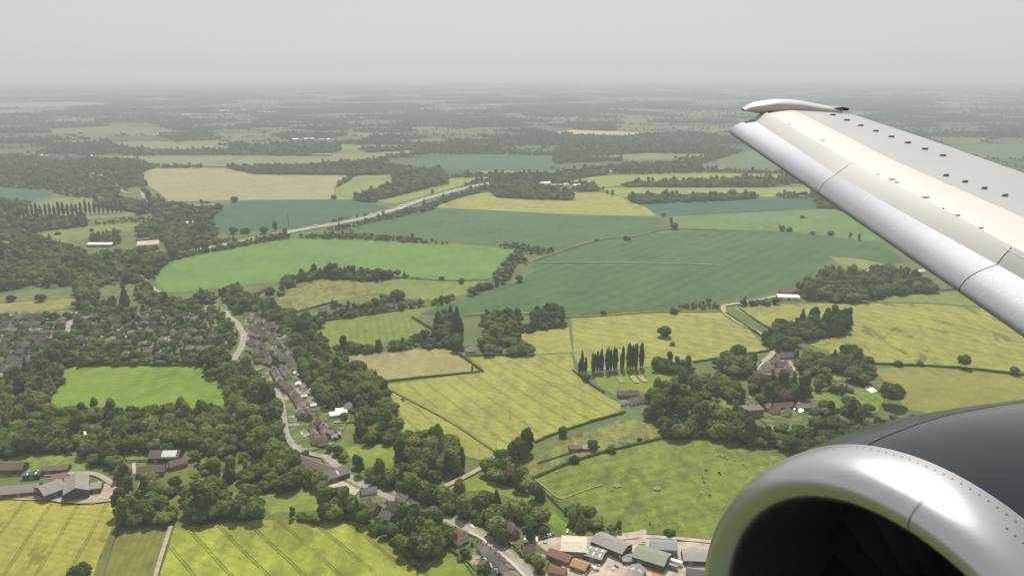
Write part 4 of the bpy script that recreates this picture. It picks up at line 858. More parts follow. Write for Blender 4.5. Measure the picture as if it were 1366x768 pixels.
for (x, y, k, t, s, lb) in ((1188, 540, 'round', 'dark', 1.7, 'dark round tree alone at the olive field corner'), (1198, 488, 'round', 'dark', .7, 'round dark tree at the start of the boundary hedge'), (1228, 488, 'bush', 'dark', 1.5, 'small bush in the middle of the boundary hedge'), (1285, 491, 'round', 'dark', 1.2, 'wide dark round tree on the boundary hedge'), (1353, 500, 'round', 'mid', .75, 'round tree at the right end of the boundary hedge'),
    (887, 449, 'round', 'dark', 1.35, 'single round dark tree standing alone in the gold barley'), (805, 420, 'round', 'dark', .55, 'small dark tree on the headland above the gold barley'), (897, 461, 'bush', 'mid', 1.2, 'tiny bush below the single round tree'),
    (782, 508, 'round', 'dark', .68, 'dark bush-like tree at the foot of the poplars'), (899, 418, 'bush', 'dark', 2.2, 'dark bush at the end of the headland'),
    (900, 306, 'round', 'dark', 1.3, 'dark lone tree where four fields meet'), (895, 300, 'tall', 'dark', .8, 'slim tree behind the dark lone tree'), (836, 320, 'spread', 'dark', 1.0, 'low dark clump on the margin between dark fields'), (796, 322, 'bush', 'dark', 1.8, 'little bush on the margin between dark fields'), (885, 288, 'round', 'mid', .8, 'round tree at the corner of the yellow field'),
    (1043, 308, 'round', 'mid', 1.0, 'lone tree on the field line under the wing'), (1053, 309, 'bush', 'dark', 2.4, 'bush beside the lone tree under the wing'), (1070, 291, 'spread', 'dark', .85, 'small spreading tree in the mid green field'), (1084, 313, 'round', 'dark', .8, 'second round tree along the field line under the wing'), (1108, 314, 'round', 'dark', .95, 'third round tree along the field line under the wing'), (1134, 318, 'tall', 'mid', .6, 'slim tree along the field line under the wing'), (1146, 321, 'tall', 'mid', .65, 'last slim tree along the field line under the wing'),
    (616, 378, 'round', 'dark', .75, 'small round tree on the pasture fence line'), (589, 373, 'bush', 'dark', 1.8, 'tiny bush on the pasture fence line'), (693, 376, 'round', 'dark', .95, 'round dark tree at the edge of the bean field'), (701, 352, 'tall', 'dark', .6, 'slim tree on the brown wedge beside the bean field'), (530, 401, 'round', 'dark', 1.5, 'tallest broad tree of the belt above the green field'), (445, 266, 'round', 'dark', 1.1, 'round tree at the corner of the tan wheat'), (313, 270, 'round', 'mid', 1.5, 'big round tree on the edge of the tan wheat'), (247, 224, 'spread', 'dark', 1.7, 'dark spreading tree in the far pale field'),
    (817, 262, 'tall', 'dark', .9, 'tall tree in the yellow field right of the wood'), (810, 260, 'tall', 'dark', .7, 'slim tree in the yellow field right of the wood'), (55, 402, 'round', 'dark', 1.0, 'dark round tree on the left pasture'), (16, 402, 'round', 'dark', .9, 'dark square bush on the left pasture'), (123, 309, 'round', 'dark', .7, 'lone small tree in the olive paddock'), (78, 313, 'spread', 'dark', .8, 'lone spreading bush in the olive paddock'), (167, 408, 'conifer', 'dark', 1.5, 'tall dark conifer above the estate'), (164, 384, 'bush', 'dark', 1.5, 'bush in the rough lane end pasture'),
    (311, 312, 'round', 'dark', 1.3, 'first round tree beside the motorway bank'), (327, 311, 'spread', 'dark', 1.5, 'broad tree beside the motorway bank'), (352, 312, 'round', 'dark', 1.3, 'third round tree beside the motorway bank'), (367, 308, 'tall', 'dark', 1.0, 'tall tree beside the motorway bank near the mast')):
    solo(x, y, k, t, s, lb)
# poplars
for k, x in enumerate(np.linspace(789, 858, 19)):
    b = np.interp(x, [789, 858], [497.5, 490.5]); add_tree(at(x + random.uniform(-1.9, 1.9), b + random.uniform(-.6, .6)), 'poplar', 'dark', random.uniform(.72, .98), 'in the long row behind the cricket ground', sz=.96 + .36 * (x - 789) / 69 + random.uniform(-.12, .10))
for (x, y, s) in ((773, 498, .7), (777, 499.5, 1.15), (781, 499, .8)): add_tree(at(x, y), 'poplar', 'dark', .8, 'at the left end of the cricket ground', sz=s)
for k, x in enumerate(np.linspace(26, 162, 24)):
    b = np.interp(x, [26, 122, 162], [292.5, 286, 284]); add_tree(at(x, b), 'poplar', 'dark', random.uniform(.9, 1.25) * 1.3, 'in the far avenue at the left', sz=random.uniform(1.05, 1.45))
for (x, y, s) in ((606, 450, 1.3), (611, 449, 1.6), (615, 452, 1.15)): add_tree(at(x, y), 'poplar', 'dark', 1.5, 'in the dark group above the tan stubble', sz=s)
# -------- left and middle woods
UND = False
wood('left of the bright paddock', [(60, 450), (95, 452), (130, 470), (142, 485), (86, 487), (80, 512), (68, 545), (55, 545), (0, 555), (-40, 560), (-40, 520), (0, 510), (40, 490)], 8.5)
wood('in the belt below the bright paddock', [(63, 548), (92, 546), (150, 544), (250, 543), (305, 540), (330, 552), (345, 570), (340, 590), (300, 592), (250, 592), (200, 600), (165, 595), (150, 605), (100, 602), (60, 592), (0, 598), (-40, 600), (-40, 555), (0, 550)], 8.5)
wood('above the farmstead lawn', [(0, 590), (60, 590), (100, 600), (150, 604), (165, 612), (150, 622), (130, 612), (60, 606), (0, 612), (-40, 612), (-40, 595)], 8)
wood('round the dark white-panelled barn', [(240, 590), (300, 590), (345, 590), (355, 612), (340, 640), (320, 655), (296, 648), (262, 640), (250, 640), (236, 640), (200, 645), (196, 632), (222, 640), (252, 628), (250, 604)], 8.5, (.6, 1.0), keep=.62)
wood('between the courtyard and the big dark clump', [(188, 648), (200, 640), (250, 640), (258, 655), (250, 670), (230, 676), (218, 662), (200, 664)], 8.5, (.6, 1.0), keep=.6)
wood('right of the bright paddock', [(270, 478), (290, 466), (312, 472), (345, 492), (352, 508), (372, 530), (378, 560), (376, 580), (350, 565), (330, 552), (308, 540), (296, 512), (284, 500)], 8.5)
wood('between the village street and the woods below', [(330, 552), (350, 564), (380, 582), (394, 600), (390, 612), (360, 606), (342, 600), (336, 580)], 8.5)
wood('in the belt behind the long terrace', [(386, 420), (410, 422), (432, 452), (443, 476), (478, 484), (500, 498), (518, 524), (526, 552), (520, 566), (486, 562), (470, 545), (440, 540), (420, 520), (409, 505), (395, 482), (386, 455), (375, 435)], 8.5, (.75, 1.2))
wood('beside the white sheds', [(477, 544), (490, 552), (510, 562), (526, 560), (533, 578), (500, 588), (478, 578)], 8)
wood('in the terrace back gardens', [(400, 480), (440, 530), (470, 545), (470, 555), (436, 552), (420, 548), (404, 520), (392, 492)], 9, (.45, .8), kinds=G8, keep=.6)
wood('beside the long brown barn', [(436, 590), (450, 592), (470, 600), (482, 622), (478, 636), (460, 630), (440, 610)], 8, (.6, 1.), keep=.85)
wood('by the village street bend', [(394, 588), (408, 580), (432, 590), (436, 606), (420, 612), (404, 604)], 8, (.6, 1.), keep=.6)
wood('among the rooftops at the top of the village', [(325, 415), (372, 424), (392, 450), (398, 482), (380, 498), (360, 490), (330, 478), (326, 440)], 8.5, (.32, .62), kinds=G8, keep=.8, h=2)
wood('above the top of the village', [(300, 388), (318, 380), (340, 396), (366, 406), (392, 416), (388, 425), (366, 422), (330, 412), (308, 412)], 9, (.8, 1.2))
wood('along the farm above the village', [(262, 392), (300, 385), (328, 385), (338, 386), (358, 384), (378, 382), (378, 392), (356, 392), (320, 396), (290, 398), (260, 402)], 8, (.6, 1.0), keep=.75)
wood('in the estate beyond the bright paddock', [(98, 416), (140, 410), (250, 404), (300, 408), (306, 425), (316, 445), (306, 465), (290, 474), (268, 482), (142, 482), (128, 465), (96, 452)], 8., (.42, .8), keep=.8)
wood('in the estate at the left edge', [(-40, 420), (0, 418), (100, 412), (96, 450), (60, 470), (40, 492), (0, 505), (-40, 510)], 8., (.38, .75), keep=.74)
wood('along the top of the bright paddock', [(140, 474), (200, 466), (270, 474), (272, 486), (140, 486)], 8, (.5, .9), keep=.8)
wood('in the row above the estate', [(97, 405), (112, 398), (155, 400), (160, 410), (120, 414)], 8, (.6, .9))
wood('along the lane above the estate', [(178, 388), (196, 376), (214, 384), (236, 396), (262, 396), (262, 406), (228, 408), (200, 404)], 8.5, (.7, 1.1))
wood('in the great wood left of the large green field', [(-40, 345), (0, 343), (40, 338), (60, 330), (90, 330), (120, 338), (180, 334), (228, 332), (242, 343), (224, 350), (206, 368), (196, 376), (178, 372), (150, 372), (110, 378), (96, 376), (60, 378), (50, 374), (0, 384), (-40, 388)], 9.5, (.8, 1.3))
wood('in the wood at the far left edge', [(-40, 300), (0, 302), (36, 308), (56, 318), (84, 326), (100, 330), (60, 330), (30, 340), (0, 344), (-40, 345)], 9.5, (.8, 1.3))
wood('in the grove of pale trees on the left pasture', [(94, 384), (110, 370), (134, 370), (138, 385), (126, 397), (105, 397)], 9, (.9, 1.3), tones=(('pale', 5), ('mid', 3)))
wood('round the pale hall', [(120, 310), (140, 302), (156, 304), (160, 320), (124, 322)], 9, (.8, 1.2)); wood('round the pale hall', [(183, 300), (215, 292), (245, 288), (286, 300), (292, 312), (250, 326), (225, 330), (214, 318), (184, 318)], 9.5, (.8, 1.3), keep=.85)
wood('at the right end of the far avenue', [(126, 268), (150, 262), (190, 268), (202, 280), (165, 286), (128, 284)], 9.5, (.9, 1.3))
wood('below the far avenue', [(24, 296), (60, 290), (115, 290), (116, 300), (46, 310)], 9, (.8, 1.2)); wood('below the far avenue', [(124, 296), (160, 290), (200, 286), (204, 292), (130, 300)], 9, (.4, .7), keep=.6)
wood('in the far woods by the winding lane', [(-40, 205), (0, 205), (80, 212), (150, 212), (190, 214), (190, 242), (160, 255), (130, 266), (75, 256), (0, 250), (-40, 250)], 13, (.8, 1.2), keep=.66, under=False)
wood('in the far woods by the winding lane', [(190, 244), (200, 262), (226, 270), (290, 272), (318, 276), (318, 283), (280, 290), (240, 290), (210, 290), (194, 270)], 11, (.8, 1.2), keep=.7, under=False)
wood('in the woods at the far left edge', [(-40, 268), (40, 270), (26, 290), (30, 300), (0, 303), (-40, 300)], 10, (.8, 1.3), under=False)
wood('along the motorway bank', [(206, 338), (250, 326), (300, 316), (330, 317), (386, 309), (386, 316), (340, 323), (290, 333), (240, 344)], 8.5, (.55, .9))
wood('along the motorway bank', [(386, 314), (440, 309), (520, 313), (628, 324), (628, 328), (520, 320), (440, 318), (388, 318)], 8.5, (.5, .85), keep=.85)
wood('along the motorway verge', [(415, 299), (450, 294), (490, 286), (530, 275), (575, 259), (640, 243), (640, 245), (575, 262), (530, 277.5), (490, 288.5), (450, 297), (416, 302)], 9, (.5, .9), keep=.85, h=3, under=False)
wood('along the motorway verge', [(425, 308), (483, 297), (530, 284), (560, 277), (600, 262), (640, 251), (652, 249), (652, 252), (610, 265), (570, 282), (520, 292), (470, 304)], 9, (.6, 1.05), keep=.9, h=3, under=False)
wood('on the small mound in the pasture', [(372, 378), (380, 370), (396, 370), (408, 360), (420, 362), (440, 362), (458, 354), (490, 352), (518, 354), (522, 366), (520, 377), (490, 378), (476, 374), (440, 374), (420, 372), (400, 378)], 8.5, (.8, 1.2), tones=(('dark', 5), ('mid', 2)))
wood('on the small mound in the pasture', [(524, 368), (534, 360), (546, 366), (546, 371), (526, 371)], 8, (.6, .9))
wood('in the belt above the village green field', [(438, 424), (444, 402), (470, 404), (500, 396), (520, 390), (545, 396), (566, 400), (560, 407), (520, 414), (460, 425)], 9, (.5, .9), keep=.8)
wood('beside the lane above the village', [(400, 425), (425, 412), (440, 422), (432, 440), (424, 450), (412, 440)], 9, (.5, .9), keep=.7)
wood('in the belt along the tan stubble', [(440, 470), (460, 456), (500, 460), (545, 452), (570, 440), (582, 448), (582, 460), (545, 464), (490, 470), (446, 476)], 8, (.6, 1.0))
wood('in the dark group above the tan stubble', [(582, 440), (584, 424), (600, 416), (612, 440), (614, 462), (600, 464), (588, 458)], 8.5, (.9, 1.3), tones=(('dark', 4), ('mid', 1)))
wood('in the corner beside the tan stubble', [(560, 456), (585, 455), (604, 460), (618, 474), (640, 490), (632, 490), (610, 470), (598, 462), (565, 464)], 7, (.4, .8), keep=.8)
wood('in the clipped row behind the small barley', [(680, 439), (700, 432), (735, 428), (758, 428), (760, 437), (735, 440), (700, 444), (684, 446)], 7, (.6, .8), tones=(('dark', 3), ('mid', 2)))
wood('behind the clipped row', [(712, 426), (720, 412), (740, 408), (752, 416), (752, 426)], 9, (1.0, 1.4), tones=(('dark', 1),)); wood('behind the clipped row', [(640, 424), (652, 416), (690, 414), (700, 424), (690, 432), (660, 440), (645, 440)], 8.5, (.6, 1.1), keep=.85)
wood('in the garden trees beside the gold barley', [(648, 446), (660, 430), (682, 430), (682, 452), (660, 460)], 8.5, (.8, 1.2)); wood('in the garden trees beside the gold barley', [(640, 470), (640, 450), (655, 450), (658, 468)], 8, (.8, 1.)); wood('in the garden trees beside the gold barley', [(680, 468), (686, 448), (700, 456), (712, 462), (712, 473), (692, 473)], 8, (.6, .95))
wood('in the winding line between pasture and bean field', [(616, 389), (640, 378), (660, 376), (661, 362), (674, 350), (684, 338), (698, 334), (697, 344), (684, 356), (676, 372), (664, 386), (640, 388)], 9, (.6, 1.05), keep=.75)
wood('in the winding line between pasture and bean field', [(574, 402), (590, 392), (608, 388), (608, 393), (592, 400), (578, 407)], 8.5, (.5, .85))
wood('along the line above the large green field', [(650, 326), (690, 322), (736, 331), (736, 335), (690, 333), (652, 328)], 8.5, (.5, .9), keep=.8)
wood('in the shelter wood below the wing', [(1062, 386), (1070, 376), (1088, 372), (1100, 358), (1140, 362), (1175, 366), (1205, 370), (1240, 376), (1252, 384), (1250, 388), (1210, 392), (1160, 397), (1125, 400), (1092, 394), (1068, 396)], 9, (.85, 1.3))
wood('in the shelter wood below the wing', [(1150, 364), (1165, 356), (1190, 354), (1230, 366), (1240, 374), (1200, 370)], 10, (.8, 1.2), keep=.7)
wood('by the lane end of the bean field', [(900, 416), (908, 404), (930, 402), (960, 402), (962, 411), (930, 414)], 8, (.4, .8), keep=.8, h=3); wood('by the white farm shed', [(980, 406), (995, 399), (1022, 396), (1036, 398), (1050, 404), (1020, 408)], 8, (.5, .9), keep=.9)
wood('in the farm wood in the yellow field', [(654, 252), (668, 244), (700, 244), (735, 250), (762, 256), (764, 265), (740, 266), (712, 265), (665, 261)], 9, (.9, 1.3), under=False)
wood('behind the far farm', [(700, 240), (710, 234), (760, 232), (800, 226), (812, 226), (810, 232), (780, 236), (757, 242)], 10, (.8, 1.2), under=False)
wood('behind the far farm', [(764, 252), (770, 242), (796, 246), (798, 254)], 9, (.7, 1.1), under=False)
wood('in the long wood across the lime field', [(828, 246), (850, 242), (872, 238), (880, 231), (900, 236), (940, 233), (1000, 236), (1034, 240), (1034, 247), (980, 249), (900, 249)], 10, (.9, 1.4), under=False)
wood('in the long wood before the teal field', [(838, 266), (842, 258), (900, 256), (960, 252), (1010, 252), (1012, 262), (960, 265), (870, 271)], 10, (.9, 1.3), under=False)
wood('in the wood beside the wing', [(1034, 260), (1040, 250), (1080, 250), (1090, 260), (1060, 262)], 10, (.9, 1.3), under=False); wood('in the wood beside the wing', [(1084, 276), (1086, 262), (1120, 262), (1140, 278)], 10, (.9, 1.3), under=False)
wood('in the large wood beside the motorway', [(472, 267), (474, 260), (505, 252), (526, 245), (522, 228), (560, 226), (590, 226), (597, 242), (560, 250), (530, 258), (500, 266)], 10, (.9, 1.3), under=False)
wood('in the long belt behind the tan wheat', [(300, 230), (302, 222), (340, 222), (400, 222), (446, 218), (480, 216), (517, 216), (517, 230), (465, 232), (400, 232), (340, 231)], 10, (.9, 1.4), under=False)
wood('on the corner of the tan wheat', [(448, 250), (452, 242), (470, 234), (474, 236), (458, 248)], 10, (.7, 1.), under=False)
wood('in the dark wood before the white sheds', [(310, 205), (330, 196), (380, 192), (420, 190), (452, 192), (454, 200), (410, 206), (350, 208)], 12, (1., 1.4), under=False)
wood('in the distant wooded village left of the wing', [(738, 203), (760, 184), (850, 182), (930, 186), (960, 196), (900, 204), (800, 205)], 16, (1., 1.5), keep=.8, under=False)
wood('in a far line of trees', [(155, 204), (200, 200), (300, 202), (300, 206), (200, 207)], 12, (.9, 1.3), keep=.7, under=False); wood('in a far line of trees', [(740, 228), (800, 224), (860, 219), (940, 214), (1000, 211), (1000, 215), (940, 221), (860, 227), (800, 229)], 12, (.9, 1.4), keep=.8, under=False)
wood('in a far line of trees', [(700, 214), (720, 208), (790, 211), (830, 210), (830, 213), (720, 217)], 12, (.9, 1.3), keep=.7, under=False); wood('in a far line of trees', [(480, 198), (560, 194), (640, 190), (700, 190), (700, 194), (600, 199), (500, 203)], 13, (.9, 1.4), keep=.7, under=False)
# -------- far mosaic trees
FARP = []
fp = [q for q in FIELD_POLYS]
for poly in WOODS:
    c = poly.mean(0); far = c[1] > 5200; sp = 13 + max(0, (c[1] - 2500)) * .0030
    lo, hi = poly.min(0), poly.max(0); nx, ny = int((hi[0] - lo[0]) / sp) + 1, int((hi[1] - lo[1]) / sp) + 1
    X, Y = np.meshgrid(np.arange(nx), np.arange(ny)); P = np.stack([lo[0] + X.ravel() * sp, lo[1] + Y.ravel() * sp], 1) + rng.uniform(-.45, .45, (nx * ny, 2)) * sp
    P = P[inpoly(P, poly)]
    FARP.append(np.column_stack([P, np.full(len(P), 1.0 + max(0, c[1] - 2500) * .00008)]))
for poly in HEDGES:
    c = poly.mean(0); sp = 12 + max(0, c[1] - 2500) * .0022
    for i in range(len(poly)):
        a, b = poly[i], poly[(i + 1) % len(poly)]
        if a[0] > b[0] or random.random() < .25: continue
        n = int(np.linalg.norm(b - a) / sp); 
        if n < 1: continue
        t = rng.uniform(size=n)[:, None]; P = a + (b - a) * t + rng.normal(size=(n, 2)) * (3 + 4 * (random.random() < .3))
        FARP.append(np.column_stack([P, np.full(n, .7 + max(0, c[1] - 2500) * .00005)]))
FARP = np.concatenate(FARP)
q = pix(np.column_stack([FARP[:, :2], np.zeros(len(FARP))])); FARP = FARP[(q[:, 0] > -160) & (q[:, 0] < 1526)]
FARP = FARP[~in_any(FARP[:, :2], fp)]
bm = np.zeros(len(FARP), bool)
for S, w in ROADS[-2:] if False else ROADS:
    if w < 12: continue
    for i in range(len(S) - 1):
        a, c = S[i], S[i + 1]; d = c - a; t = np.clip(((FARP[:, :2] - a) @ d) / (d @ d + 1e-9), 0, 1)
        bm |= np.linalg.norm(FARP[:, :2] - (a + t[:, None] * d), axis=1) < w + 3
FARP = FARP[~bm]
print('far trees', len(FARP), 'near trees', len(TREES))
# -------- choose the largest as things, the rest as one woodland
def visible(px): return -8 < px[0] < 1374 and 100 < px[1] < 790 and not (px[1] > 600 + (1100 - px[0]) * .9 and px[0] > 960)
def blocky(t):
    return KR[t['kind']] * t['s'] * KH[t['kind']] * t['sz'] / (np.linalg.norm(t['pos'] - CAM) ** 2)
for t in TREES: t['px'] = pix(t['pos'] + np.array([0, 0, KH[t['kind']] * t['sz'] * .6])); t['rank'] = blocky(t) * (1e3 if t['solo'] else 1)
KINDN = {'round': 'broadleaf_tree', 'spread': 'broadleaf_tree', 'tall': 'broadleaf_tree', 'poplar': 'poplar_tree', 'conifer': 'conifer_tree', 'bush': 'shrub'}
LIMIT = {'broadleaf_tree': 300, 'poplar_tree': 60, 'conifer_tree': 60, 'shrub': 130}
TONEW = {'dark': 'dark', 'mid': 'green', 'pale': 'pale', 'copper': 'brownish'}
SHAPEW = {'round': 'round tree', 'spread': 'spreading tree', 'tall': 'tall tree', 'poplar': 'poplar', 'conifer': 'conifer', 'bush': 'bush'}
rest = []
for name in LIMIT:
    L = sorted([t for t in TREES if KINDN[t['kind']] == name], key=lambda t: -t['rank']); n = 0
    for t in L:
        if n < LIMIT[name] and visible(t['px']):
            n += 1; o = empty(name, t['pos'] - np.array([0, 0, 2.3 * t['sz'] if t['solo'] and t['kind'] in ('round', 'spread') else 0]), t['rot']); o.rotation_euler[0] = random.uniform(-.035, .035); o.rotation_euler[1] = random.uniform(-.035, .035); o.scale = (t['s'], t['s'], t['sz'])
            for pn, me in (('crown', TP[(t['kind'], t['v'], t['tone'])]), ('trunk', TRUNK[(t['kind'], t['v'])])):
                c = link(bpy.data.objects.new(pn, me)); c.parent = o
            cat = {'broadleaf_tree': 'tree', 'poplar_tree': 'poplar', 'conifer_tree': 'conifer', 'shrub': 'bush'}[name]
            tag(o, t['solo'], cat, 'lone trees and bushes' if t['solo'] else 'trees ' + t['place'])
            if not t['solo']: AUTO.append((o, '%s %s' % (TONEW[t['tone']], SHAPEW[t['kind']]), t['place'], t['pos'] + np.array([0, 0, 5.])))
        else: rest.append(t)
VARS = sorted(TP.keys()); src = bpy.data.collections.new('woodland_sources')
for i, k in enumerate(VARS): src.objects.link(bpy.data.objects.new('tree_kind_%03d' % i, TP[k]))
# coarser crowns for the far woods
FARK = []
for v in range(4):
    r = np.random.default_rng(900 + v); lb = lobes_for(('round', 'spread', 'round', 'tall')[v], r)
    b0 = crown_mesh('far_crown', 50 + v, lb, 260, 1.7, LEAF['dark'])
    for tone in ('dark', 'mid'):
        me = b0 if tone == 'dark' else b0.copy(); me.materials[0] = LEAF[tone]
        src.objects.link(bpy.data.objects.new('tree_kind_%03d' % (len(VARS) + len(FARK)), me)); FARK.append(me)
pos = [t['pos'] for t in rest]; rot = [t['rot'] for t in rest]; scl = [(t['s'], t['s'], t['sz']) for t in rest]; idx = [VARS.index((t['kind'], t['v'], t['tone'])) for t in rest]
nf = len(FARP)
pos = np.concatenate([np.array(pos).reshape(-1, 3), np.column_stack([FARP[:, :2], np.zeros(nf)])]).astype(np.float32)
rot = np.concatenate([rot, rng.uniform(0, 6.28, nf)]).astype(np.float32)
fs = FARP[:, 2] * rng.uniform(.75, 1.3, nf); scl = np.concatenate([np.array(scl).reshape(-1, 3), np.column_stack([fs, fs, fs / np.maximum(1, FARP[:, 2]) ** .6])]).astype(np.float32)
idx = np.concatenate([idx, len(VARS) + rng.integers(0, len(FARK), nf)]).astype(np.int32)
wm = bpy.data.meshes.new('woodland'); wm.vertices.add(len(pos)); wm.vertices.foreach_set('co', pos.ravel())
for nm, ty, a in (('turn', 'FLOAT', rot), ('kind_index', 'INT', idx)):
    wm.attributes.new(nm, ty, 'POINT').data.foreach_set('value', a)
wm.attributes.new('size', 'FLOAT_VECTOR', 'POINT').data.foreach_set('vector', scl.ravel())
W = tag(link(bpy.data.objects.new('woodland', wm)), 'mass of trees and far woods behind the nearer trees, fading into haze', 'woodland', kind='stuff')
ng = bpy.data.node_groups.new('scatter trees', 'GeometryNodeTree')
ng.interface.new_socket('Geometry', in_out='INPUT', socket_type='NodeSocketGeometry'); ng.interface.new_socket('Geometry', in_out='OUTPUT', socket_type='NodeSocketGeometry')
N = ng.nodes; gi = N.new('NodeGroupInput'); go = N.new('NodeGroupOutput'); ip = N.new('GeometryNodeInstanceOnPoints'); ci = N.new('GeometryNodeCollectionInfo')
ci.inputs['Collection'].default_value = src; ci.inputs['Separate Children'].default_value = True; ci.inputs['Reset Children'].default_value = True
def attr(nm, ty):
    a = N.new('GeometryNodeInputNamedAttribute'); a.data_type = ty; a.inputs['Name'].default_value = nm; return a.outputs['Attribute']
cx = N.new('ShaderNodeCombineXYZ'); ng.links.new(attr('turn', 'FLOAT'), cx.inputs[2])
ng.links.new(gi.outputs[0], ip.inputs['Points']); ng.links.new(ci.outputs[0], ip.inputs['Instance']); ip.inputs['Pick Instance'].default_value = True
ng.links.new(attr('kind_index', 'INT'), ip.inputs['Instance Index']); ng.links.new(cx.outputs[0], ip.inputs['Rotation']); ng.links.new(attr('size', 'FLOAT_VECTOR'), ip.inputs['Scale'])
ng.links.new(ip.outputs[0], go.inputs[0])
W.modifiers.new('scatter', 'NODES').node_group = ng
# -------- hedges: clipped strips of leaves
def hedge(label, pts, w=2.2, h=2.0, tone='dark', closed=False):
    S = np.array(smooth(atv(pts), 5)); r = np.random.default_rng(int(abs(pts[0][0] * 7 + pts[0][1])) + 1)
    seg = np.linalg.norm(np.diff(S, axis=0), axis=1); L = seg.sum(); cum = np.concatenate([[0], np.cumsum(seg)])
    n = int(min(9000, L * (w + h) * 3.0)); t = r.uniform(0, L, n); x = np.interp(t, cum, S[:, 0]); y = np.interp(t, cum, S[:, 1])
    i = np.clip(np.searchsorted(cum, t) - 1, 0, len(seg) - 1); d = np.diff(S, axis=0)[i] / seg[i][:, None]; nr = np.stack([-d[:, 1], d[:, 0]], 1)
    a = r.uniform(0, math.pi, n); hv = h * (1 + .28 * np.sin(t * .21 + pts[0][0]) * np.sin(t * .047)); rad = r.uniform(.85, 1.12, n)
    off = np.cos(a) * w * .5 * rad; z = np.abs(np.sin(a)) ** .6 * hv * rad
    P = np.stack([x + nr[:, 0] * off, y + nr[:, 1] * off, z], 1)
    nn = np.stack([nr[:, 0] * np.cos(a), nr[:, 1] * np.cos(a), np.sin(a) + .2], 1) + r.normal(size=(n, 3)) * .4; nn /= np.linalg.norm(nn, axis=1)[:, None]
    u = np.cross(nn, unit(n, r)); u /= np.linalg.norm(u, axis=1)[:, None] + 1e-9; b = np.cross(nn, u); s = .34 * r.uniform(.6, 1.4, n)[:, None] * (1 if L < 400 else 1.6)
    V = np.stack([P - u * s, P - b * s * .8, P + u * s, P + b * s * .8], 1).reshape(-1, 3)
    core = MB(); A, B = strip(S, w * .8, 0.); A2, B2 = strip(S, w * .5, h * .82); k = len(A); core.v = A + B + A2 + B2
    V = np.concatenate([V, np.array(core.v)]); o4 = n * 4; Fs = [tuple(range(4 * j, 4 * j + 4)) for j in range(n)]
    for j in range(k - 1):
        for (p, q) in ((0, 2 * k), (2 * k, 3 * k), (3 * k, k)): Fs.append((o4 + p + j, o4 + p + j + 1, o4 + q + j + 1, o4 + q + j))
    me = bpy.data.meshes.new('hedge'); me.from_pydata(V.tolist(), [], Fs); me.materials.append(LEAF[tone]); me.update()
    tag(link(bpy.data.objects.new('hedge', me)), label, 'hedge', 'field and garden hedges')
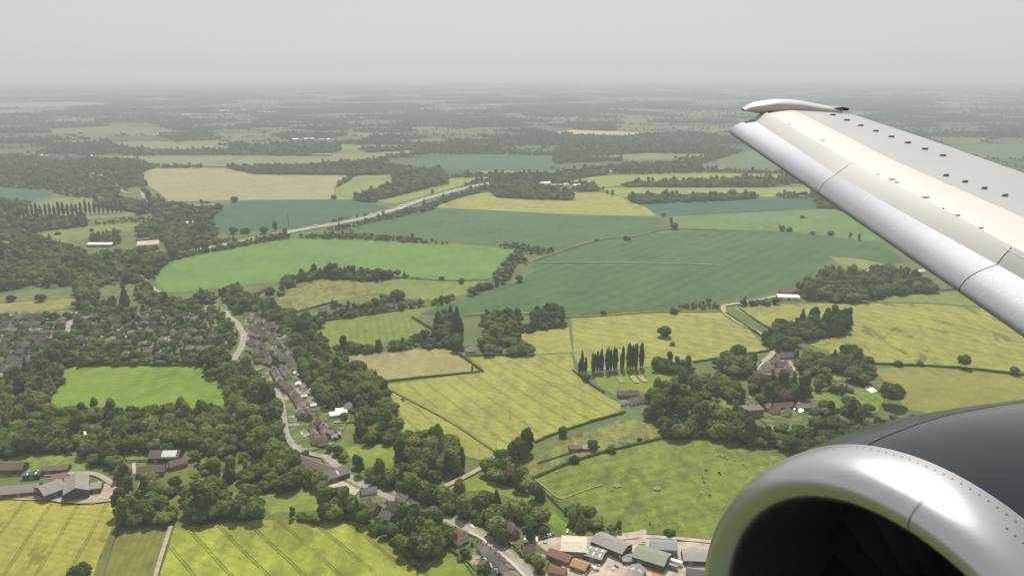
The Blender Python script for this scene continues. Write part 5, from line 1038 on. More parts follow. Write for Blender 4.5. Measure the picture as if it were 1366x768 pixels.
for a in (('dark hedge along the front of the tan stubble field', [(500, 511), (560, 504), (640, 496.5)], 2.5, 2.2), ('bushy hedge down the right side of the tan stubble field', [(612, 472), (628, 484), (644, 496)], 3.5, 3.), ('low hedge along the top of the pale gold barley', [(622, 474.5), (650, 474), (690, 473.5)], 2., 1.6),
    ('boundary hedge between the gold barley and the olive field', [(1152, 485), (1200, 487), (1280, 491), (1366, 500.5), (1440, 508)], 3.5, 2.4), ('thick hedge along the top of the grazed meadow', [(711, 638), (760, 617.5), (800, 605), (840, 595), (885, 584.5)], 3.6, 2.2), ('dark hedge between the pale barley and the rough strip', [(714, 590), (735, 581), (780, 565.5), (826, 552)], 3.0, 2.0), ('second hedge across the rough grass strip', [(718, 618), (760, 605), (800, 596)], 2.4, 1.4),
    ('dark hedge behind the gold barley along the headland', [(758, 422.5), (800, 419), (870, 415.8), (960, 415)], 2.6, 1.6), ('hedge with bushes along the curving lane', [(968, 418), (990, 432), (1012, 446), (1024, 455)], 3.2, 2.8), ('outer hedge on the far side of the curving lane', [(985, 411), (1005, 425), (1030, 441)], 2.8, 2.), ('dark hedge at the foot of the lone-tree barley', [(925, 483.5), (960, 478), (1000, 472), (1027, 468)], 3., 2.2),
    ('hedge on the left side of the cricket ground', [(764, 494), (786, 511), (806, 524)], 2.6, 2.), ('hedge in the corner below the pale barley', [(786, 562.5), (810, 557), (834, 550)], 3., 2.2), ('low hedge across the pasture fence line', [(519, 369.5), (560, 372.5), (600, 375), (652, 374)], 2.4, 1.4), ('hedge beneath the belt above the green field', [(434, 428), (480, 422), (536, 414)], 3., 2.4),
    ('thin hedge running to the cottage by the cypress', [(550, 424), (565, 433), (584, 444)], 4., 3.), ('garden hedge beside the cottage lawn at the bottom', [(602, 734), (622, 750), (642, 768), (660, 785)], 2., 2.2), ('hedge along the right side of the main road', [(677, 727), (690, 737), (706, 750), (722, 768)], 1.8, 1.8), ('hedge down the right of the grass strip', [(718, 648), (740, 670), (765, 692), (806, 712)], 3., 1.8),
    ('clipped dark hedge along the top of the bright paddock', [(86, 488), (150, 487), (268, 488)], 3., 2.6), ('hedge between the dark field and the olive strip', [(1146, 398), (1200, 392), (1275, 386)], 2.6, 1.8), ('hedge right of the little grass field', [(530, 592), (529, 606), (528, 619)], 3., 3.), ('short hedge behind the paddock at the bottom', [(300, 694), (330, 690), (352, 690)], 3., 2.2),
    ('first garden hedge below the red-roofed house', [(604, 727), (614, 727), (626, 725)], 1.5, 1.6), ('second garden hedge below the red-roofed house', [(606, 732), (616, 732), (630, 730)], 1.5, 1.6), ('long garden hedge behind the white sheds', [(446, 566), (470, 564), (486, 562)], 1.8, 1.8), ('garden hedge left of the stable court', [(1085, 522), (1096, 523), (1106, 523)], 2., 2.), ('hedge in front of the dark white-panelled barn', [(168, 615), (200, 615), (244, 613)], 1.8, 1.6),
    ('round clipped hedge ring in the manor gardens', [(1058, 577), (1066, 574), (1078, 574), (1088, 577), (1084, 582), (1070, 583), (1060, 580), (1058, 577)], 2., 2.), ('narrow hedge between the two bottom crops', [(229, 702), (222, 725), (210, 768)], 1.6, .9), ('hedge along the left of the dark green strip', [(157, 704), (146, 730), (132, 768)], 2., 1.), ('hedge below the tan pasture beyond the village', [(395, 417), (420, 410), (450, 402)], 3., 2.4), ('dark hedge along the walled lawn by the manor', [(1078, 546), (1100, 547), (1122, 549)], 2., 2.4), ('garden hedge at the white paved terrace', [(1162, 515), (1170, 520), (1178, 526)], 2., 1.6)):
    hedge(*a)
# ---------------- cars, lorries, tractor
TYRE = plain('tyre', (.02, .02, .02), .9); RIM = plain('wheel rim', (.4, .4, .42), .4, .8)
PAINT = {}
for n, c in (('white', (.78, .78, .77)), ('silver', (.45, .46, .47)), ('black', (.02, .02, .025)), ('red', (.42, .03, .025)), ('blue', (.04, .09, .25)), ('grey', (.16, .165, .17))):
    PAINT[n] = plain('car paint ' + n, c, .3, .1, .5, var=.02, coat=.6)
def wheels(o, xs, y, r, w):
    for x in xs:
        for s in (-1, 1):
            t = MB(); t.tube([(x, s * y - w / 2, r), (x, s * y + w / 2, r)], r, 14); q = t.build('wheel', TYRE, o)
            t = MB(); t.tube([(x, s * (y + w * .5) - .01, r), (x, s * (y + w * .5) + .02, r)], r * .6, 10); t.build('rim', RIM, q)
def loft_x(prof, half, mi=0):
    """body from a side outline: list of (x, z_low, z_high, half width)"""
    m = MB(); vs = []
    for x, z0, z1, hw in prof:
        vs += [(x, -hw, z0), (x, hw, z0), (x, hw * 1.0, z0 + (z1 - z0) * .6), (x, hw * .86, z1), (x, -hw * .86, z1), (x, -hw, z0 + (z1 - z0) * .6)]
    fs = []
    for i in range(len(prof) - 1):
        for k in range(6): fs.append((i * 6 + k, i * 6 + (k + 1) % 6, (i + 1) * 6 + (k + 1) % 6, (i + 1) * 6 + k))
    fs += [tuple(range(5, -1, -1)), tuple((len(prof) - 1) * 6 + k for k in range(6))]
    return m.add(vs, fs, mi)
def car_proto(c, van=False):
    o = empty('parked_car' if not van else 'van')
    if van:
        loft_x([(-2.5, .35, 1.9, .9), (-2.4, .3, 2.1, .95), (1.1, .3, 2.1, .95), (1.7, .3, 1.5, .95), (2.4, .35, 1.1, .9)], 1).build('body', PAINT[c], o, True)
        loft_x([(1.15, 1.3, 2.0, .97), (1.62, 1.3, 1.58, .97)], 1).build('windscreen', GLASS, o)
    else:
        loft_x([(-2.1, .38, .78, .78), (-1.95, .25, .95, .86), (-.6, .22, .98, .88), (.9, .22, .95, .88), (1.95, .25, .80, .84), (2.12, .38, .68, .74)], 1).build('body', PAINT[c], o, True)
        loft_x([(-1.75, .9, .97, .78), (-1.15, .9, 1.36, .76), (.15, .9, 1.38, .76), (.98, .9, .97, .78)], 1).build('cabin_glass', GLASS, o, True)
        m = MB(); m.box((-.5, 0, 1.37), (1.35, 1.24, .06), taper=.9); m.build('roof', PAINT[c], o)
        for s in (-1, 1):
            m = MB(); m.box((2.06, s * .55, .55), (.1, .32, .14)); m.build('headlight', FRAME, o)
    wheels(o, (-1.3, 1.3), .8, .32, .2); return o
def trailer_proto(c):
    o = empty('lorry_trailer'); m = MB(); m.box((0, 0, 1.1), (11.5, 2.5, 2.8)); m.build('box_body', PAINT[c], o)
    m = MB(); m.box((0, 0, .85), (11., 1.2, .24)); m.build('chassis', TYRE, o); wheels(o, (-4.4, -3.2, 3.8), 1.05, .5, .3); return o
VP = {}
def vehicle(x, y, a, c, place, kind='car', group='cars parked in the yard and village', label=None, z=0.):
    P = at(x, y, z + .6); key = (kind, c)
    if key in VP: o = copy_tree(VP[key])
    else: o = VP[key] = trailer_proto(c) if kind == 'trailer' else car_proto(c, kind == 'van')
    o.location = (P[0], P[1], .18 + z); o.rotation_euler = (0, 0, a); tag(o, label, {'trailer': 'trailer', 'car': 'car', 'van': 'van'}[kind], group)
    if not label: AUTO.append((o, c + ' ' + {'trailer': 'box trailer', 'car': 'car', 'van': 'van'}[kind], place, np.array([P[0], P[1], .5])))
ca = ang((699, 719), (740, 710))
for k, t in enumerate(np.linspace(0, 1, 11)): vehicle(700 + 38 * t, 719.5 - 8 * t, ca + 1.2, random.choice(['white', 'white', 'silver', 'black', 'grey']), 'in the line along the top left of the yard')
for (x, y, c) in ((792, 747, 'white'), (798, 754, 'silver'), (818, 759, 'white'), (822, 755, 'red'), (781, 763, 'white'), (786, 760, 'silver'), (792, 758, 'white'), (796, 761, 'grey'), (779, 768, 'white'), (919, 749, 'silver'), (930, 750, 'silver'), (936, 749, 'white'), (944, 752, 'white'), (895, 759, 'grey'), (890, 761, 'silver'), (926, 762, 'grey'), (728, 724, 'silver'), (716, 721, 'white'), (858, 724, 'red'), (815, 741, 'silver'), (757, 708, 'white')):
    vehicle(x, y, random.uniform(0, 6.28), c, 'on the gravel of the yard', 'van' if c == 'white' and random.random() < .35 else 'car')
for (x, y, a, c) in ((789, 742, ca + .1, 'white'), (899, 752, ca - .9, 'white'), (893, 757, ca - .9, 'grey'), (836, 746, .2, 'grey'), (781, 737, ca - .6, 'white')): vehicle(x, y, a, c, 'in the yard', 'trailer', 'trailers in the yard')
for (x, y, k, c, lb) in ((573, 683, 'car', 'red', 'red car on the main road below the bend'), (556, 677, 'van', 'white', 'white van at the main road bend'), (630, 703.5, 'van', 'white', 'white van at the road junction above the red-roofed house'), (681, 724, 'car', 'red', 'dark red car at a gateway beside the main road'), (524, 676, 'van', 'white', 'white van parked beside the brown cottage')):
    vehicle(x, y, ang((640, 712), (690, 748)), c, '', k, 'vehicles by the main road', lb)
for (x, y) in ((353, 513), (357, 516), (362, 520), (367, 523), (371, 530), (374, 536), (378, 545), (402, 577), (405, 580), (410, 578), (415, 581), (404, 573), (352, 500), (335, 448), (331, 436), (340, 458)):
    vehicle(x, y, ang((353, 511), (371, 526)) + random.uniform(-.15, .15), random.choice(['white', 'white', 'silver', 'black', 'red', 'blue']), 'parked along the village street', 'car')
for (t, l) in ((.15, 0), (.22, 1), (.3, 0), (.36, 1), (.44, 0), (.5, 1), (.56, 0), (.62, 1), (.7, 0), (.8, 1), (.18, 1), (.26, 0), (.33, 1), (.41, 0), (.47, 1), (.53, 0), (.59, 1), (.66, 0), (.74, 1), (.86, 0)):
    MW = ROADS[-1][0]; i = int(t * (len(MW) - 1)); p, q = MW[i], MW[i + 1]; d = (q - p) / np.linalg.norm(q - p); n = np.array([-d[1], d[0]]); w = p + (q - p) * random.random() + n * (5 if l else -5)
    px = pix(np.array([w[0], w[1], .6])); vehicle(px[0], px[1], math.atan2(d[1], d[0]), 'white', 'travelling on the motorway', 'trailer' if l else 'van', 'traffic on the motorway')
P = at(537, 533.5); t = empty('tractor', (P[0], P[1], .1), 2.3); tag(t, 'red tractor working at the left edge of the pale gold barley', 'tractor')
loft_x([(.1, .8, 1.5, .42), (1.6, .8, 1.45, .4), (2.0, .85, 1.3, .35)], 1).build('bonnet', PAINT['red'], t, True); loft_x([(-1.2, 1.1, 2.7, .75), (.1, 1.1, 2.7, .7)], 1).build('cab', GLASS, t); m = MB(); m.box((-.55, 0, 2.7), (1.6, 1.6, .12)); m.build('cab_roof', PAINT['red'], t)
for (x, y, r, w) in ((-.9, .95, .9, .5), (1.3, .8, .55, .35)):
    for s in (-1, 1): m = MB(); m.tube([(x, s * y - w / 2, r), (x, s * y + w / 2, r)], r, 16); m.build('wheel', TYRE, t)
m = MB(); m.box((-2.6, 0, .5), (1.6, 3.2, .9)); m.build('implement', PAINT['grey'], t)
# ---------------- cows
def cow_mesh(mat):
    m = MB(); rings = [(-1.05, 1.05, .12, .2), (-.95, 1.05, .30, .36), (-.5, .98, .34, .42), (0, .95, .36, .44), (.5, 1.0, .33, .42), (.85, 1.08, .24, .32), (1.1, 1.12, .17, .22), (1.35, .95, .15, .17), (1.55, .72, .15, .15), (1.78, .45, .09, .09)]
    vs = []; n = 8
    for x, z, a, b in rings: vs += [(x, a * math.cos(2 * math.pi * k / n), z + b * math.sin(2 * math.pi * k / n)) for k in range(n)]
    fs = [(i * n + k, i * n + (k + 1) % n, (i + 1) * n + (k + 1) % n, (i + 1) * n + k) for i in range(len(rings) - 1) for k in range(n)]
    m.add(vs, fs + [tuple(range(n - 1, -1, -1)), tuple((len(rings) - 1) * n + k for k in range(n))])
    for x in (-.8, .62):
        for s in (-.2, .2): m.tube([(x - (.08 if x < 0 else 0), s, .95), (x + (.08 if x < 0 else 0), s, .5), (x, s, 0)], [.15, .09, .07], 6)
    m.tube([(-1.05, 0, 1.3), (-1.2, 0, .9), (-1.18, 0, .45)], [.05, .03, .05], 5)
    for s in (-1, 1): m.tube([(1.5, s * .12, .85), (1.48, s * .3, .88)], [.06, .03], 4)
    return m.mesh('grazing_cow', mat, True)
COW = {n: cow_mesh(plain('hide ' + n, c, .8)) for n, c in (('dark brown', (.05, .03, .02)), ('white', (.42, .38, .28)), ('black', (.015, .015, .015)))}
for (zx, zy, c) in ((1165, 178, 'white'), (1185, 182, 'dark brown'), (1196, 186, 'white'), (1207, 189, 'dark brown'), (1216, 193, 'white'), (1255, 200, 'white'), (1300, 222, 'white'), (1115, 252, 'dark brown'), (1178, 262, 'black'), (1182, 270, 'black'), (1098, 287, 'black'), (1105, 311, 'black'), (1090, 363, 'white'), (1133, 376, 'black'), (652, 348, 'white'), (838, 515, 'black'), (1270, 138, 'dark brown'), (380, 262, 'white')):
    P = at(640 + zx / 3.692, 560 + zy / 3.692); o = link(bpy.data.objects.new('grazing_cow', COW[c])); o.location = (P[0], P[1], .12); o.rotation_euler[2] = random.uniform(0, 6.28); o.scale = (1.15,) * 3
    tag(o, None, 'cow', 'cows in the grazed meadow'); AUTO.append((o, c + ' cow', 'grazing in the wide meadow', P))
# ---------------- feeding rings, poles, mast
STEEL = plain('galvanised steel', (.35, .36, .37), .5, .6); WOODP = plain('weathered pole', (.16, .13, .10), .9)
BARE = plain('bare worn ground', (.22, .20, .09), .95)
for (x, y, lb) in ((823, 648.6, 'left'), (876.5, 652.4, 'right')):
    P = at(x, y); m = MB(); n = 28; vs = []
    for r in (1.6, 2.9): vs += [(P[0] + r * (1 + random.uniform(-.08, .08)) * math.cos(2 * math.pi * k / n), P[1] + r * (1 + random.uniform(-.08, .08)) * math.sin(2 * math.pi * k / n), LAYER[0] + .1) for k in range(n)]
    m.add(vs, [(n + k, n + (k + 1) % n, (k + 1) % n, k) for k in range(n)]); tag(m.build('patch', BARE), 'bare pale ring worn round the %s feeding ring' % lb, 'worn patch', kind='structure')
    o = empty('hay_feeder', (P[0], P[1], .1)); tag(o, 'round steel feeding ring in the meadow, the %s one of two' % lb, 'feeder')
    for z in (.2, .6, 1.0):
        m = MB(); m.tube([(1.1 * math.cos(2 * math.pi * k / 20), 1.1 * math.sin(2 * math.pi * k / 20), z) for k in range(21)], .05, 5); m.build('hoop', STEEL, o)
    for k in range(10): m = MB(); m.tube([(1.1 * math.cos(.628 * k), 1.1 * math.sin(.628 * k), 0), (1.1 * math.cos(.628 * k), 1.1 * math.sin(.628 * k), 1.05)], .035, 4); m.build('bar', STEEL, o)
    m = MB(); m.tube([(0, 0, 0), (0, 0, .5), (0, 0, .7)], [.95, .9, .3], 12); m.build('hay', BARE, o)
def pole(name, label, x, y, h, r, cat, arm=True, mat=None):
    P = at(x, y); o = empty(name, (P[0], P[1], 0), .4); tag(o, label, cat); m = MB(); m.tube([(0, 0, -.3), (0, 0, h)], [r, r * .7], 8); m.build('post', mat or WOODP, o)
    if arm:
        m = MB(); m.box((0, 0, h - .7), (2.0, .14, .16)); m.build('crossarm', WOODP, o)
        for s in (-.9, 0, .9): m = MB(); m.tube([(s, 0, h - .54), (s, 0, h - .25)], .07, 6); m.build('insulator', FRAME, o)
for (x, y, lb) in ((640, 603, 'wooden pole at the lane end of the pale barley'), (662, 598, 'wooden pole where the farm track leaves the barley'), (681, 560, 'wooden pole in the pale gold barley'), (700, 571, 'wooden pole near the hedge of the pale barley')): pole('utility_pole', lb, x, y, 9, .17, 'pole')
pole('radio_mast', 'thin dark mast beside the motorway bank', 385, 303, 30, .7, 'mast', False, plain('mast', (.12, .12, .13), .6))
pole('street_lamp', 'thin street lamp on the left verge of the main road', 639, 717.5, 8, .1, 'street lamp', False, STEEL)
# ---------------- the aircraft: wing with slats, engine
PHI = R(27); U = np.array([-math.sin(PHI), math.cos(PHI), 0]); V = np.array([math.cos(PHI), math.sin(PHI), 0]); Wv = np.array([0, 0, 1.])
Dv = U + math.tan(R(27.5)) * V + math.tan(R(6)) * Wv; Dv /= np.linalg.norm(Dv)
Av = V - (V @ Dv) * Dv; Av /= np.linalg.norm(Av); Bv = np.cross(Av, Dv); Bv = Bv * np.sign(Bv[2]); Bv /= np.linalg.norm(Bv)
rt_ = ray(975, 173); TIP = 12.3 / (rt_ @ U) * rt_ + CAM
def wp(s, a, b): return TIP + s * Dv + a * Av + b * Bv
SX = [-30, -10, -8.8, -7, -5, -2.5, -1, 0, 2]
tab = lambda s, ys: float(np.interp(s, SX, ys))
aM = lambda s: tab(s, [.30, .30, .28, .22, .18, .30, .36, .41, .41]); aS = lambda s: tab(s, [.37, .37, .38, .41, .39, .47, .55, .61, .62])
aC = lambda s: tab(s, [1.3, 1.09, 1.05, .99, .94, 1.05, 1.11, 1.15, 1.15]); aT = lambda s: tab(s, [3.6, 2.82, 2.78, 2.73, 2.68, 2.61, 2.5, 2.43, 2.43])
plane = empty('airliner', tuple(wp(-13, 1.5, -.5)))
tag(plane, 'grey airliner wing and polished engine seen from the cabin window', 'aircraft')
bpy.context.view_layer.update()
def part(mb, name, mats, parent, smooth=True, edge=None):
    o = mb.build(name, mats, parent, smooth); bpy.context.view_layer.update(); o.matrix_parent_inverse = parent.matrix_world.inverted()
    return o
def metal_mat(name, c, rough, streak=True, bump=.0):
    t = NT(name); P = t.obj(); w = t.noise(.9, P, 5, .7); f = t.noise(14, P, 4, .65); sc = t.noise(5., t.mapping(P, rot=(0, 0, .3), scale=(1, 6, 6)), 5, .7)
    k = t.mix(t.ramp(w, .3, .7), c3(c, .95), c3(c, 1.04)); k = t.mix(t.math('MULTIPLY', t.ramp(sc, .60, .68), .0 if rough < .4 else .7), k, c3(c, 1.7)); k = t.mix(t.math('MULTIPLY', t.ramp(f, .66, .74), .1 if rough < .4 else .3), k, c3(c, .55))
    r = t.math('ADD', rough - .03, t.math('MULTIPLY', t.ramp(w, .2, .8), .06)); t.bsdf(k, r, 1.0 if rough < .4 else .25, .3, bump=(t.noise(3., P, 3), .25, bump) if bump else None); return t.m
BARE_M = metal_mat('weathered slat metal', (.31, .32, .355), .64); LIP_M = metal_mat('polished intake lip', (.52, .52, .535), .32, bump=.003)
for nd in LIP_M.node_tree.nodes:
    if nd.type == 'BSDF_PRINCIPLED': nd.inputs['Coat Weight'].default_value = .55; nd.inputs['Coat Roughness'].default_value = .16
def paint(name, c, rough, dirt=.25, spec=.5):
    t = NT(name); P = t.obj(); k = t.mix(t.math('MULTIPLY', t.ramp(t.noise(.8, P, 5, .65), .4, .75), dirt), c, c3(c, .72)); k = t.mix(t.math('MULTIPLY', t.ramp(t.noise(9, t.mapping(P, rot=(0, 0, PHI), scale=(1, .15, 1)), 4, .7), .55, .8), dirt), k, c3(c, .8))
    t.bsdf(k, rough, 0., spec); return t.m
GREY = paint('grey wing paint', (.30, .305, .302), .45); GREYS = paint('slat grey paint', (.45, .445, .435), .45); SUN_BAND = paint('pale leading edge sun band', (.52, .465, .435), .36, .12, .6); DARKS = plain('dark gap', (.03, .03, .032), .8); NAC = paint('dark nacelle paint', (.017, .020, .027), .2, .35, .35)  # leading edge colour is lightened to carry the sun's bright reflection
GREYD = plain('dark grey fitting', (.12, .125, .14), .5)
VGM = plain('worn fin grey', (.20, .20, .205), .5)
def loft(rings, mb, mi=None, close=False):
    n = len(rings[0]); base = len(mb.v)
    for r in rings: mb.v += [tuple(map(float, p)) for p in r]
    for i in range(len(rings) - 1):
        for k in range(n if close else n - 1):
            k2 = (k + 1) % n; mb.f.append((base + i * n + k, base + (i + 1) * n + k, base + (i + 1) * n + k2, base + i * n + k2)); mb.m.append(mi[k] if mi else 0)
    return mb
def bez(p, q, r, n): return [tuple((1 - t) ** 2 * np.array(p) + 2 * t * (1 - t) * np.array(q) + t * t * np.array(r)) for t in np.linspace(0, 1, n)]
SP = [0.05, -.5, -1, -1.75, -2.5, -3.7, -5, -6, -7, -8, -8.8, -10, -11.5, -13, -15]
wing = empty('wing', plane.location); wing.parent = plane; wing.matrix_parent_inverse = plane.matrix_basis.inverted(); bpy.context.view_layer.update()
# fixed wing skin: pale nose strip with the sun's bright band in its colour, grey upper skin, lower skin
def up_profile(s):
    S, C, T = aS(s), aC(s), aT(s)
    M = aM(s); nose = [(.18, -.10), (.16, -.02), (M + .09, .14), ((M + S) / 2 + .06, .28), (S - .02, .355)]
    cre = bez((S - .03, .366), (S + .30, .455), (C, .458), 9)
    top = bez((C, .458), ((C + T) / 2, .475), (T, .40), 12)
    return nose, cre, top
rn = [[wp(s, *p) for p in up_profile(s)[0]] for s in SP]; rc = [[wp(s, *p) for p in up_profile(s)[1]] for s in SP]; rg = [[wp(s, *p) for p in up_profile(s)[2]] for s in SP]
part(loft(rn, MB()), 'slat_cove', GREYD, wing); part(loft(rc, MB()), 'nose_strip', SUN_BAND, wing)
tm = loft(rg, MB()); top_o = part(tm, 'upper_skin', GREY, wing)
low = [[wp(s, *p) for p in bez((aT(s), .395), (aT(s) * .6, .02), (.16, -.10), 10)] for s in SP]; part(loft(low, MB()), 'lower_skin', GREYD, wing)
# slats in three panels
def slat_profile(s):
    M, S = aM(s), aS(s)
    o = [(.13, -.125), (.05, -.11)] + bez((.05, -.11), (-.045, -.075), (0., .0), 5)[1:] + bez((0., 0.), (.035, .12), (M, .22), 6)[1:]
    p = bez((M, .22), ((M + S) / 2 - .01, .325), (S, .402), 7)
    inn = [(S, .39), ((M + S) / 2 + .03, .30), (M + .04, .18), (.08, .02), (.11, -.08), (.13, -.115)]
    return o, p, inn
for s0, s1 in ((0., -4.986), (-5.0, -8.796), (-8.81, -15)):
    ss = [s0] + [s for s in SP if s1 + .1 < s < s0 - .1] + [s1]; m = MB()
    o_ = [[wp(s, *p) for p in slat_profile(s)[0]] for s in ss]; loft(o_, m); q = part(m, 'slat', BARE_M, wing)
    m = MB(); loft([[wp(s, *p) for p in slat_profile(s)[1]] for s in ss], m); bpy.context.view_layer.update(); r = m.build('slat_top', GREYS, q, True); r.matrix_parent_inverse = q.matrix_world.inverted()
    m = MB(); loft([[wp(s, *p) for p in slat_profile(s)[2]] for s in ss], m)
    for s in (s0, s1):
        P_ = [wp(s, *p) for k in range(3) for p in slat_profile(s)[k]]; b = len(m.v); m.v += [tuple(map(float, p)) for p in P_]; m.f.append(tuple(range(b, b + len(P_)))); m.m.append(0)
    r = m.build('slat_back', GREYD, q); r.matrix_parent_inverse = q.matrix_world.inverted()
# things found by looking along a ray onto the skin
bv = BVHTree.FromPolygons([Vector(v) for v in tm.v], tm.f)
mc = loft(rc, MB()); bvc = BVHTree.FromPolygons([Vector(v) for v in mc.v], mc.f)
def hit(x, y, tree):
    h = tree.ray_cast(Vector(CAM), Vector(ray(x, y))); return (np.array(h[0]), np.array(h[1])) if h[0] is not None else (None, None)
for (x, y, L) in ((1093, 148, .13), (1110.5, 154, .13), (1128.8, 161, .13), (1147.5, 168.2, .12), (1167.7, 175.6, .12), (1188.5, 183.2, .12), (1210.4, 191.3, .12), (1233, 199.6, .12), (1257, 208.3, .12), (1261.4, 235, .085), (1286.8, 243.3, .085), (1312.5, 252.2, .085), (1340, 261.8, .085)):
    p, n = hit(x, y, bv)
    if p is None: continue
    t = V * math.cos(.28) - U * math.sin(.28); m = MB(); th = np.cross(t, Wv) * .006; hgt = .028
    q = [p - t * L / 2, p + t * L / 2, p + t * L / 2 + Wv * hgt, p - t * L * .28 + Wv * hgt]; m.add([a - th for a in q] + [a + th for a in q], [(3, 2, 1, 0), (4, 5, 6, 7), (0, 1, 5, 4), (1, 2, 6, 5), (2, 3, 7, 6), (3, 0, 4, 7)])
    part(m, 'vortex_generator', VGM, wing, False)
for (x, y, sz) in ((1027, 150, .07), (1053, 166.5, .05), (1097, 188, .06), (1190, 240, .07), (1196, 244, .05), (1235, 264, .08), (1277, 288, .05), (1308, 305, .04), (1170.5, 233.5, .03), (1257, 279, .03)):
    p, n = hit(x, y, bvc)
    if p is None: p, n = hit(x + 2, y - 2, bvc)
    if p is None: continue
    m = MB(); m.add([p + Bv * .006 - Av * sz * .7 - Dv * sz * .22, p + Bv * .006 + Av * sz * .7 - Dv * sz * .22, p + Bv * .012 + Av * sz * .7 + Dv * sz * .22, p + Bv * .012 - Av * sz * .7 + Dv * sz * .22], [(0, 1, 2, 3)]); m.add([p - Bv * .02 - Av * sz * .7, p - Bv * .02 + Av * sz * .7, p + Bv * .02 + Av * sz * .5], [(0, 1, 2)])
    part(m, 'slat_track_fairing', GREYD, wing, False)
# wing tip cap and its lamp housing
def tipring(t):
    a = .22 + t * 1.95; k = min(1., max(.02, t) / .14) ** .4 * min(1., max(.05, 1.02 - t) / .25) ** .6
    zt = float(np.interp(a, [.22, .30, .45, .85, 1.3, 2.0, 2.6], [.40, .475, .54, .62, .62, .52, .42])); zb = float(np.interp(a, [.22, .5, 1.2, 2.0, 2.6], [.36, .34, .33, .38, .40]))
    mid = (zt + zb) / 2; hh = (zt - zb) / 2
    return [wp(.13 + .27 * k * math.copysign(abs(math.sin(q)) ** .8, math.sin(q)), a, mid + hh * math.copysign(abs(math.cos(q)) ** .8, math.cos(q))) for q in np.linspace(0, 2 * math.pi, 25)[:-1]]
part(loft([tipring(t) for t in np.linspace(0, 1, 18)], MB(), close=True), 'wing_tip', GREYS, wing)
m = MB(); q = [wp(.30, 1.75, .455), wp(.30, 2.15, .455), wp(.02, 2.15, .455), wp(.02, 1.85, .455)]; m.add(q + [p + Bv * h for p, h in zip(q, (.03, .10, .10, .03))], [(3, 2, 1, 0), (4, 5, 6, 7), (0, 1, 5, 4), (1, 2, 6, 5), (2, 3, 7, 6), (3, 0, 4, 7)])
lh = part(m, 'lamp_housing', GREYD, wing, False); m = MB(); m.tube([wp(.15, 2.15, .50), wp(.15, 2.32, .49)], [.04, .025], 8); part(m, 'lamp', DARKS, wing)
# engine
KE = 1.25; EC = CAM + KE * (U * 1.54 + V * 2.49 + Wv * -2.33)
eng = empty('engine', tuple(EC)); eng.parent = plane; eng.matrix_parent_inverse = plane.matrix_basis.inverted(); bpy.context.view_layer.update()
def ep(dv, r, t): return EC + KE * (V * dv + r * (Wv * math.cos(t) + -U * math.sin(t)))
def lathe(prof, t0=0., t1=2 * math.pi, n=128):
    closed = abs(t1 - t0 - 2 * math.pi) < 1e-6; ts = np.linspace(t0, t1, n + 1); m = MB()
    return loft([[ep(a, r, t) for a, r in prof] for t in ts], m)
lipp = bez((0., .978), (-.16, .975), (-.215, .925), 9) + bez((-.215, .925), (-.268, .87), (-.225, .822), 9)[1:] + bez((-.225, .822), (-.20, .797), (-.15, .79), 5)[1:]
lm = lathe(lipp); nl = len(lipp)
lip = part(lm, 'intake_lip', LIP_M, eng)
# panel joint and rows of fasteners in the lip
m = MB(); ts = .07
for a, r in lipp[4:17]: m.v += [tuple(ep(a - .003, r + .003 * (1 if r > .87 else -1), ts - .0014)), tuple(ep(a - .003, r + .003 * (1 if r > .87 else -1), ts + .0014))]
for i in range(len(m.v) // 2 - 1): m.f.append((2 * i, 2 * i + 1, 2 * i + 3, 2 * i + 2)); m.m.append(0)
def child(mb, name, mat, par, smooth=False):
    bpy.context.view_layer.update(); o = mb.build(name, mat, par, smooth); o.matrix_parent_inverse = par.matrix_world.inverted(); return o
child(m, 'panel_joint', plain('lip joint', (.10, .10, .11), .6), lip)
m = MB()
for dv, r0, t0, t1, n in ((-.035, .9785, -.75, 1.3, 62), (-.09, .972, .30, 1.3, 34)):
    for t in np.linspace(t0, t1, n):
        c = ep(dv, r0 + .0016, t); e1 = V * .0045 * KE; e2 = (ep(dv, r0, t + .0045) - ep(dv, r0, t - .0045)) / 2; m.add([c + e1 * math.cos(q) + e2 * math.sin(q) for q in np.linspace(0, 2 * math.pi, 7)[:-1]], [tuple(range(6))])
child(m, 'fastener', plain('fastener', (.24, .24, .25), .5, .7), lip)
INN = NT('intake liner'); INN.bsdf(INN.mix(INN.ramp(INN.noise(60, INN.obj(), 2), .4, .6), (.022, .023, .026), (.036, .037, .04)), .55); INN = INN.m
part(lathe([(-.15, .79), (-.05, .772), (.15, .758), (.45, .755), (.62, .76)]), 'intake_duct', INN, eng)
fan = empty('fan', tuple(EC)); fan.parent = eng; fan.matrix_parent_inverse = eng.matrix_world.inverted(); bpy.context.view_layer.update()
BL = plain('fan blade', (.012, .013, .015), .5, .3)
fm = MB()
for k in range(24):
    t = 2 * math.pi * k / 24; rows_ = []
    for r in np.linspace(.22, .75, 6):
        tw = .35 + 1.0 * (r - .22); dt = .085 / max(r, .3) * 1.1; rows_.append([ep(.42 - .09 * math.cos(tw), r, t - dt * math.sin(tw)), ep(.42, r, t + .01), ep(.42 + .09 * math.cos(tw), r, t + dt * math.sin(tw))])
    m = MB(); loft(rows_, m); child(m, 'blade', BL, fan, True)
part(lathe([(.16, .0), (.17, .03), (.24, .10), (.33, .17), (.44, .22)], n=40), 'spinner', plain('spinner', (.03, .03, .033), .3), eng)
m = MB(); c0 = [ep(.20 + .012 * k, .062 + .0085 * k + .004, k * .42) for k in range(14)]
sp = [(ep(.195 + .010 * k, .062 + .0088 * k, k * .40), ep(.205 + .010 * k, .075 + .0088 * k, k * .40)) for k in range(13)]
for a, b in sp: m.v += [tuple(a + V * -.012), tuple(b + V * -.012)]
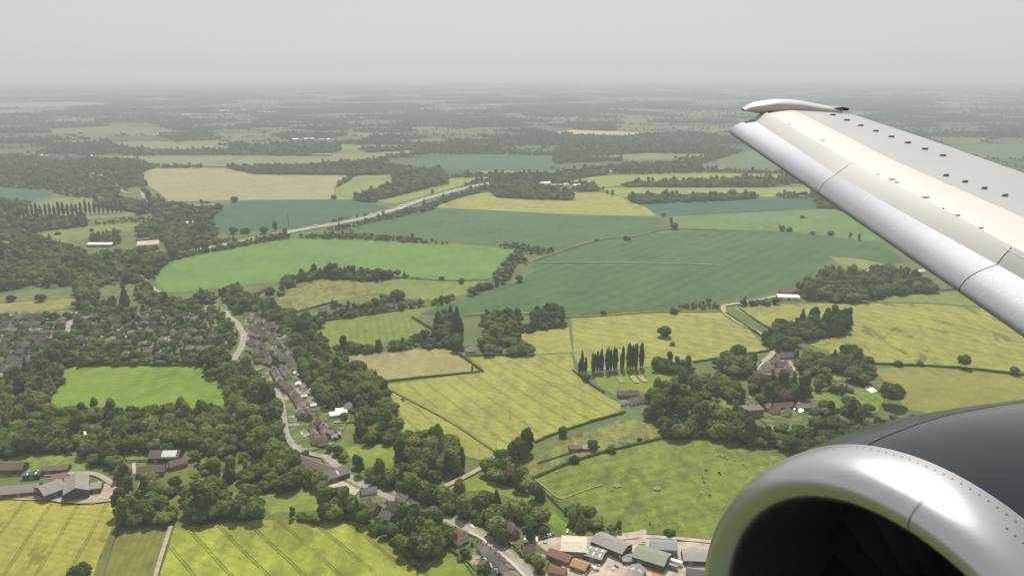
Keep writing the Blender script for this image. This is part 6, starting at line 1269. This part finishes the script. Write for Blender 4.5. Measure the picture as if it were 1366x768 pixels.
for i in range(12): m.f.append((2 * i, 2 * i + 1, 2 * i + 3, 2 * i + 2)); m.m.append(0)
child(m, 'spinner_spiral', FRAME, eng)
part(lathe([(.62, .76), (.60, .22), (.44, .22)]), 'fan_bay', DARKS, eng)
cow = [(.006, .9765), (.10, .989), (.30, 1.0), (.5, 1.0), (.8, .98), (1.2, .94), (1.6, .885), (2.1, .82), (2.7, .73), (3.2, .65)]
TS = -.33
part(lathe(cow, TS + .004, TS + math.pi, 72), 'cowl_panel', NAC, eng); part(lathe(cow, TS - math.pi, TS - .004, 72), 'cowl_panel', NAC, eng)
part(lathe([(a, r - .012) for a, r in cow], TS - .05, TS + .05, 6), 'cowl_joint', DARKS, eng)
part(lathe([(3.2, .65), (3.1, .45), (3.5, .42), (4.1, .28)]), 'exhaust', GREYD, eng)
# pylon from the cowl back to the wing
m = MB(); rr = []
for dv in np.linspace(1.0, 4.2, 9):
    c = ep(dv, 0, 0); zt = float(np.interp(dv, [1, 2.2, 4.2], [.95, 1.12, 1.14])) * KE; hw = float(np.interp(dv, [1., 1.6, 4.2], [.02, .16, .14])); rr.append([c - U * hw + Wv * .8 * KE, c - U * hw + Wv * (zt - .06), c + Wv * zt, c + U * hw + Wv * (zt - .06), c + U * hw + Wv * .8 * KE])
part(loft(rr, m), 'pylon', GREY, eng)
# ---------------- labels for the repeats: what it is, which one of its like, where
ONES = 'first second third fourth fifth sixth seventh eighth ninth tenth eleventh twelfth thirteenth fourteenth fifteenth sixteenth seventeenth eighteenth nineteenth'.split()
TENS = {2: 'twenty', 3: 'thirty', 4: 'forty', 5: 'fifty', 6: 'sixty', 7: 'seventy', 8: 'eighty', 9: 'ninety'}
def ordinal(n):
    if n < 20: return ONES[n - 1]
    t, u = divmod(n, 10)
    return (TENS[t][:-1] + 'ieth') if u == 0 else TENS[t] + '-' + ONES[u - 1]
bins = {}
for o, stem, place, P in AUTO: bins.setdefault((stem, place), []).append((float(pix(P)[0]), o))
for (stem, place), L in bins.items():
    L.sort(key=lambda t: t[0])
    for i, (x, o) in enumerate(L):
        if len(L) == 1: lb = 'only %s %s' % (stem, place)
        elif i == len(L) - 1: lb = 'rightmost %s %s' % (stem, place)
        else: lb = '%s %s from left %s' % (ordinal(i + 1), stem, place)
        o['label'] = lb
# ---------------- light
SUN_EL, SUN_AZ = 57.0, 2.0
w = bpy.data.worlds.new('World'); scene.world = w; w.use_nodes = True; nt = w.node_tree
bg = nt.nodes['Background']; sk = nt.nodes.new('ShaderNodeTexSky'); sk.sky_type = 'NISHITA'; sk.sun_disc = False
sk.sun_elevation = R(SUN_EL); sk.sun_rotation = R(SUN_AZ); sk.altitude = 260; sk.air_density = 1.0; sk.dust_density = 1.5; sk.ozone_density = 1.0
hs = nt.nodes.new('ShaderNodeHueSaturation'); hs.inputs['Saturation'].default_value = .12; nt.links.new(sk.outputs[0], hs.inputs['Color']); mx = nt.nodes.new('ShaderNodeMix'); mx.data_type = 'RGBA'; mx.inputs[0].default_value = .7; mx.inputs[7].default_value = (7.3, 7.25, 7.05, 1); nt.links.new(hs.outputs[0], mx.inputs[6]); nt.links.new(mx.outputs[2], bg.inputs[0]); bg.inputs[1].default_value = .066
sl = bpy.data.lights.new('sun', 'SUN'); sl.energy = 4.2; sl.angle = R(.53); sl.color = (1., .955, .88)
so = link(bpy.data.objects.new('sun', sl)); so.rotation_euler = (-R(90 - SUN_EL), 0, -R(SUN_AZ))
# ---------------- air
hz = MB(); hz.box((0, 22000, -1.5), (90000, 62000, H + 20)); hm = bpy.data.materials.new('air'); hm.use_nodes = True; ht = hm.node_tree; ht.nodes.clear()
pv = ht.nodes.new('ShaderNodeVolumePrincipled'); ho = ht.nodes.new('ShaderNodeOutputMaterial'); ht.links.new(pv.outputs[0], ho.inputs['Volume'])
pv.inputs['Color'].default_value = (.615, .66, .73, 1); pv.inputs['Density'].default_value = 1.25e-4; pv.inputs['Anisotropy'].default_value = .15
for s in ('Density Attribute', 'Color Attribute', 'Temperature Attribute'):
    if s in pv.inputs: pv.inputs[s].default_value = ''
hb = hz.build('haze', hm); tag(hb, 'pale summer haze filling the air over the fields', 'haze', kind='stuff')
# ---------------- camera
cd = bpy.data.cameras.new('camera'); co = link(bpy.data.objects.new('camera', cd)); co.location = tuple(CAM); co.rotation_euler = (R(90) - PITCH, 0, 0)
cd.sensor_width = 36; cd.lens = 36 * FPX / 1366; cd.clip_start = .05; cd.clip_end = 120000; scene.camera = co
scene.view_settings.view_transform = 'Standard'; scene.view_settings.look = 'None'; scene.view_settings.gamma = 1; scene.view_settings.exposure = .50; scene.view_settings.use_curve_mapping = False
scene.render.engine = 'CYCLES'; cy = scene.cycles; cy.use_denoising = True; cy.max_bounces = 6; cy.diffuse_bounces = 2; cy.glossy_bounces = 3; cy.transmission_bounces = 2; cy.volume_bounces = 1; cy.use_adaptive_sampling = False
cy.sample_clamp_indirect = 4.0
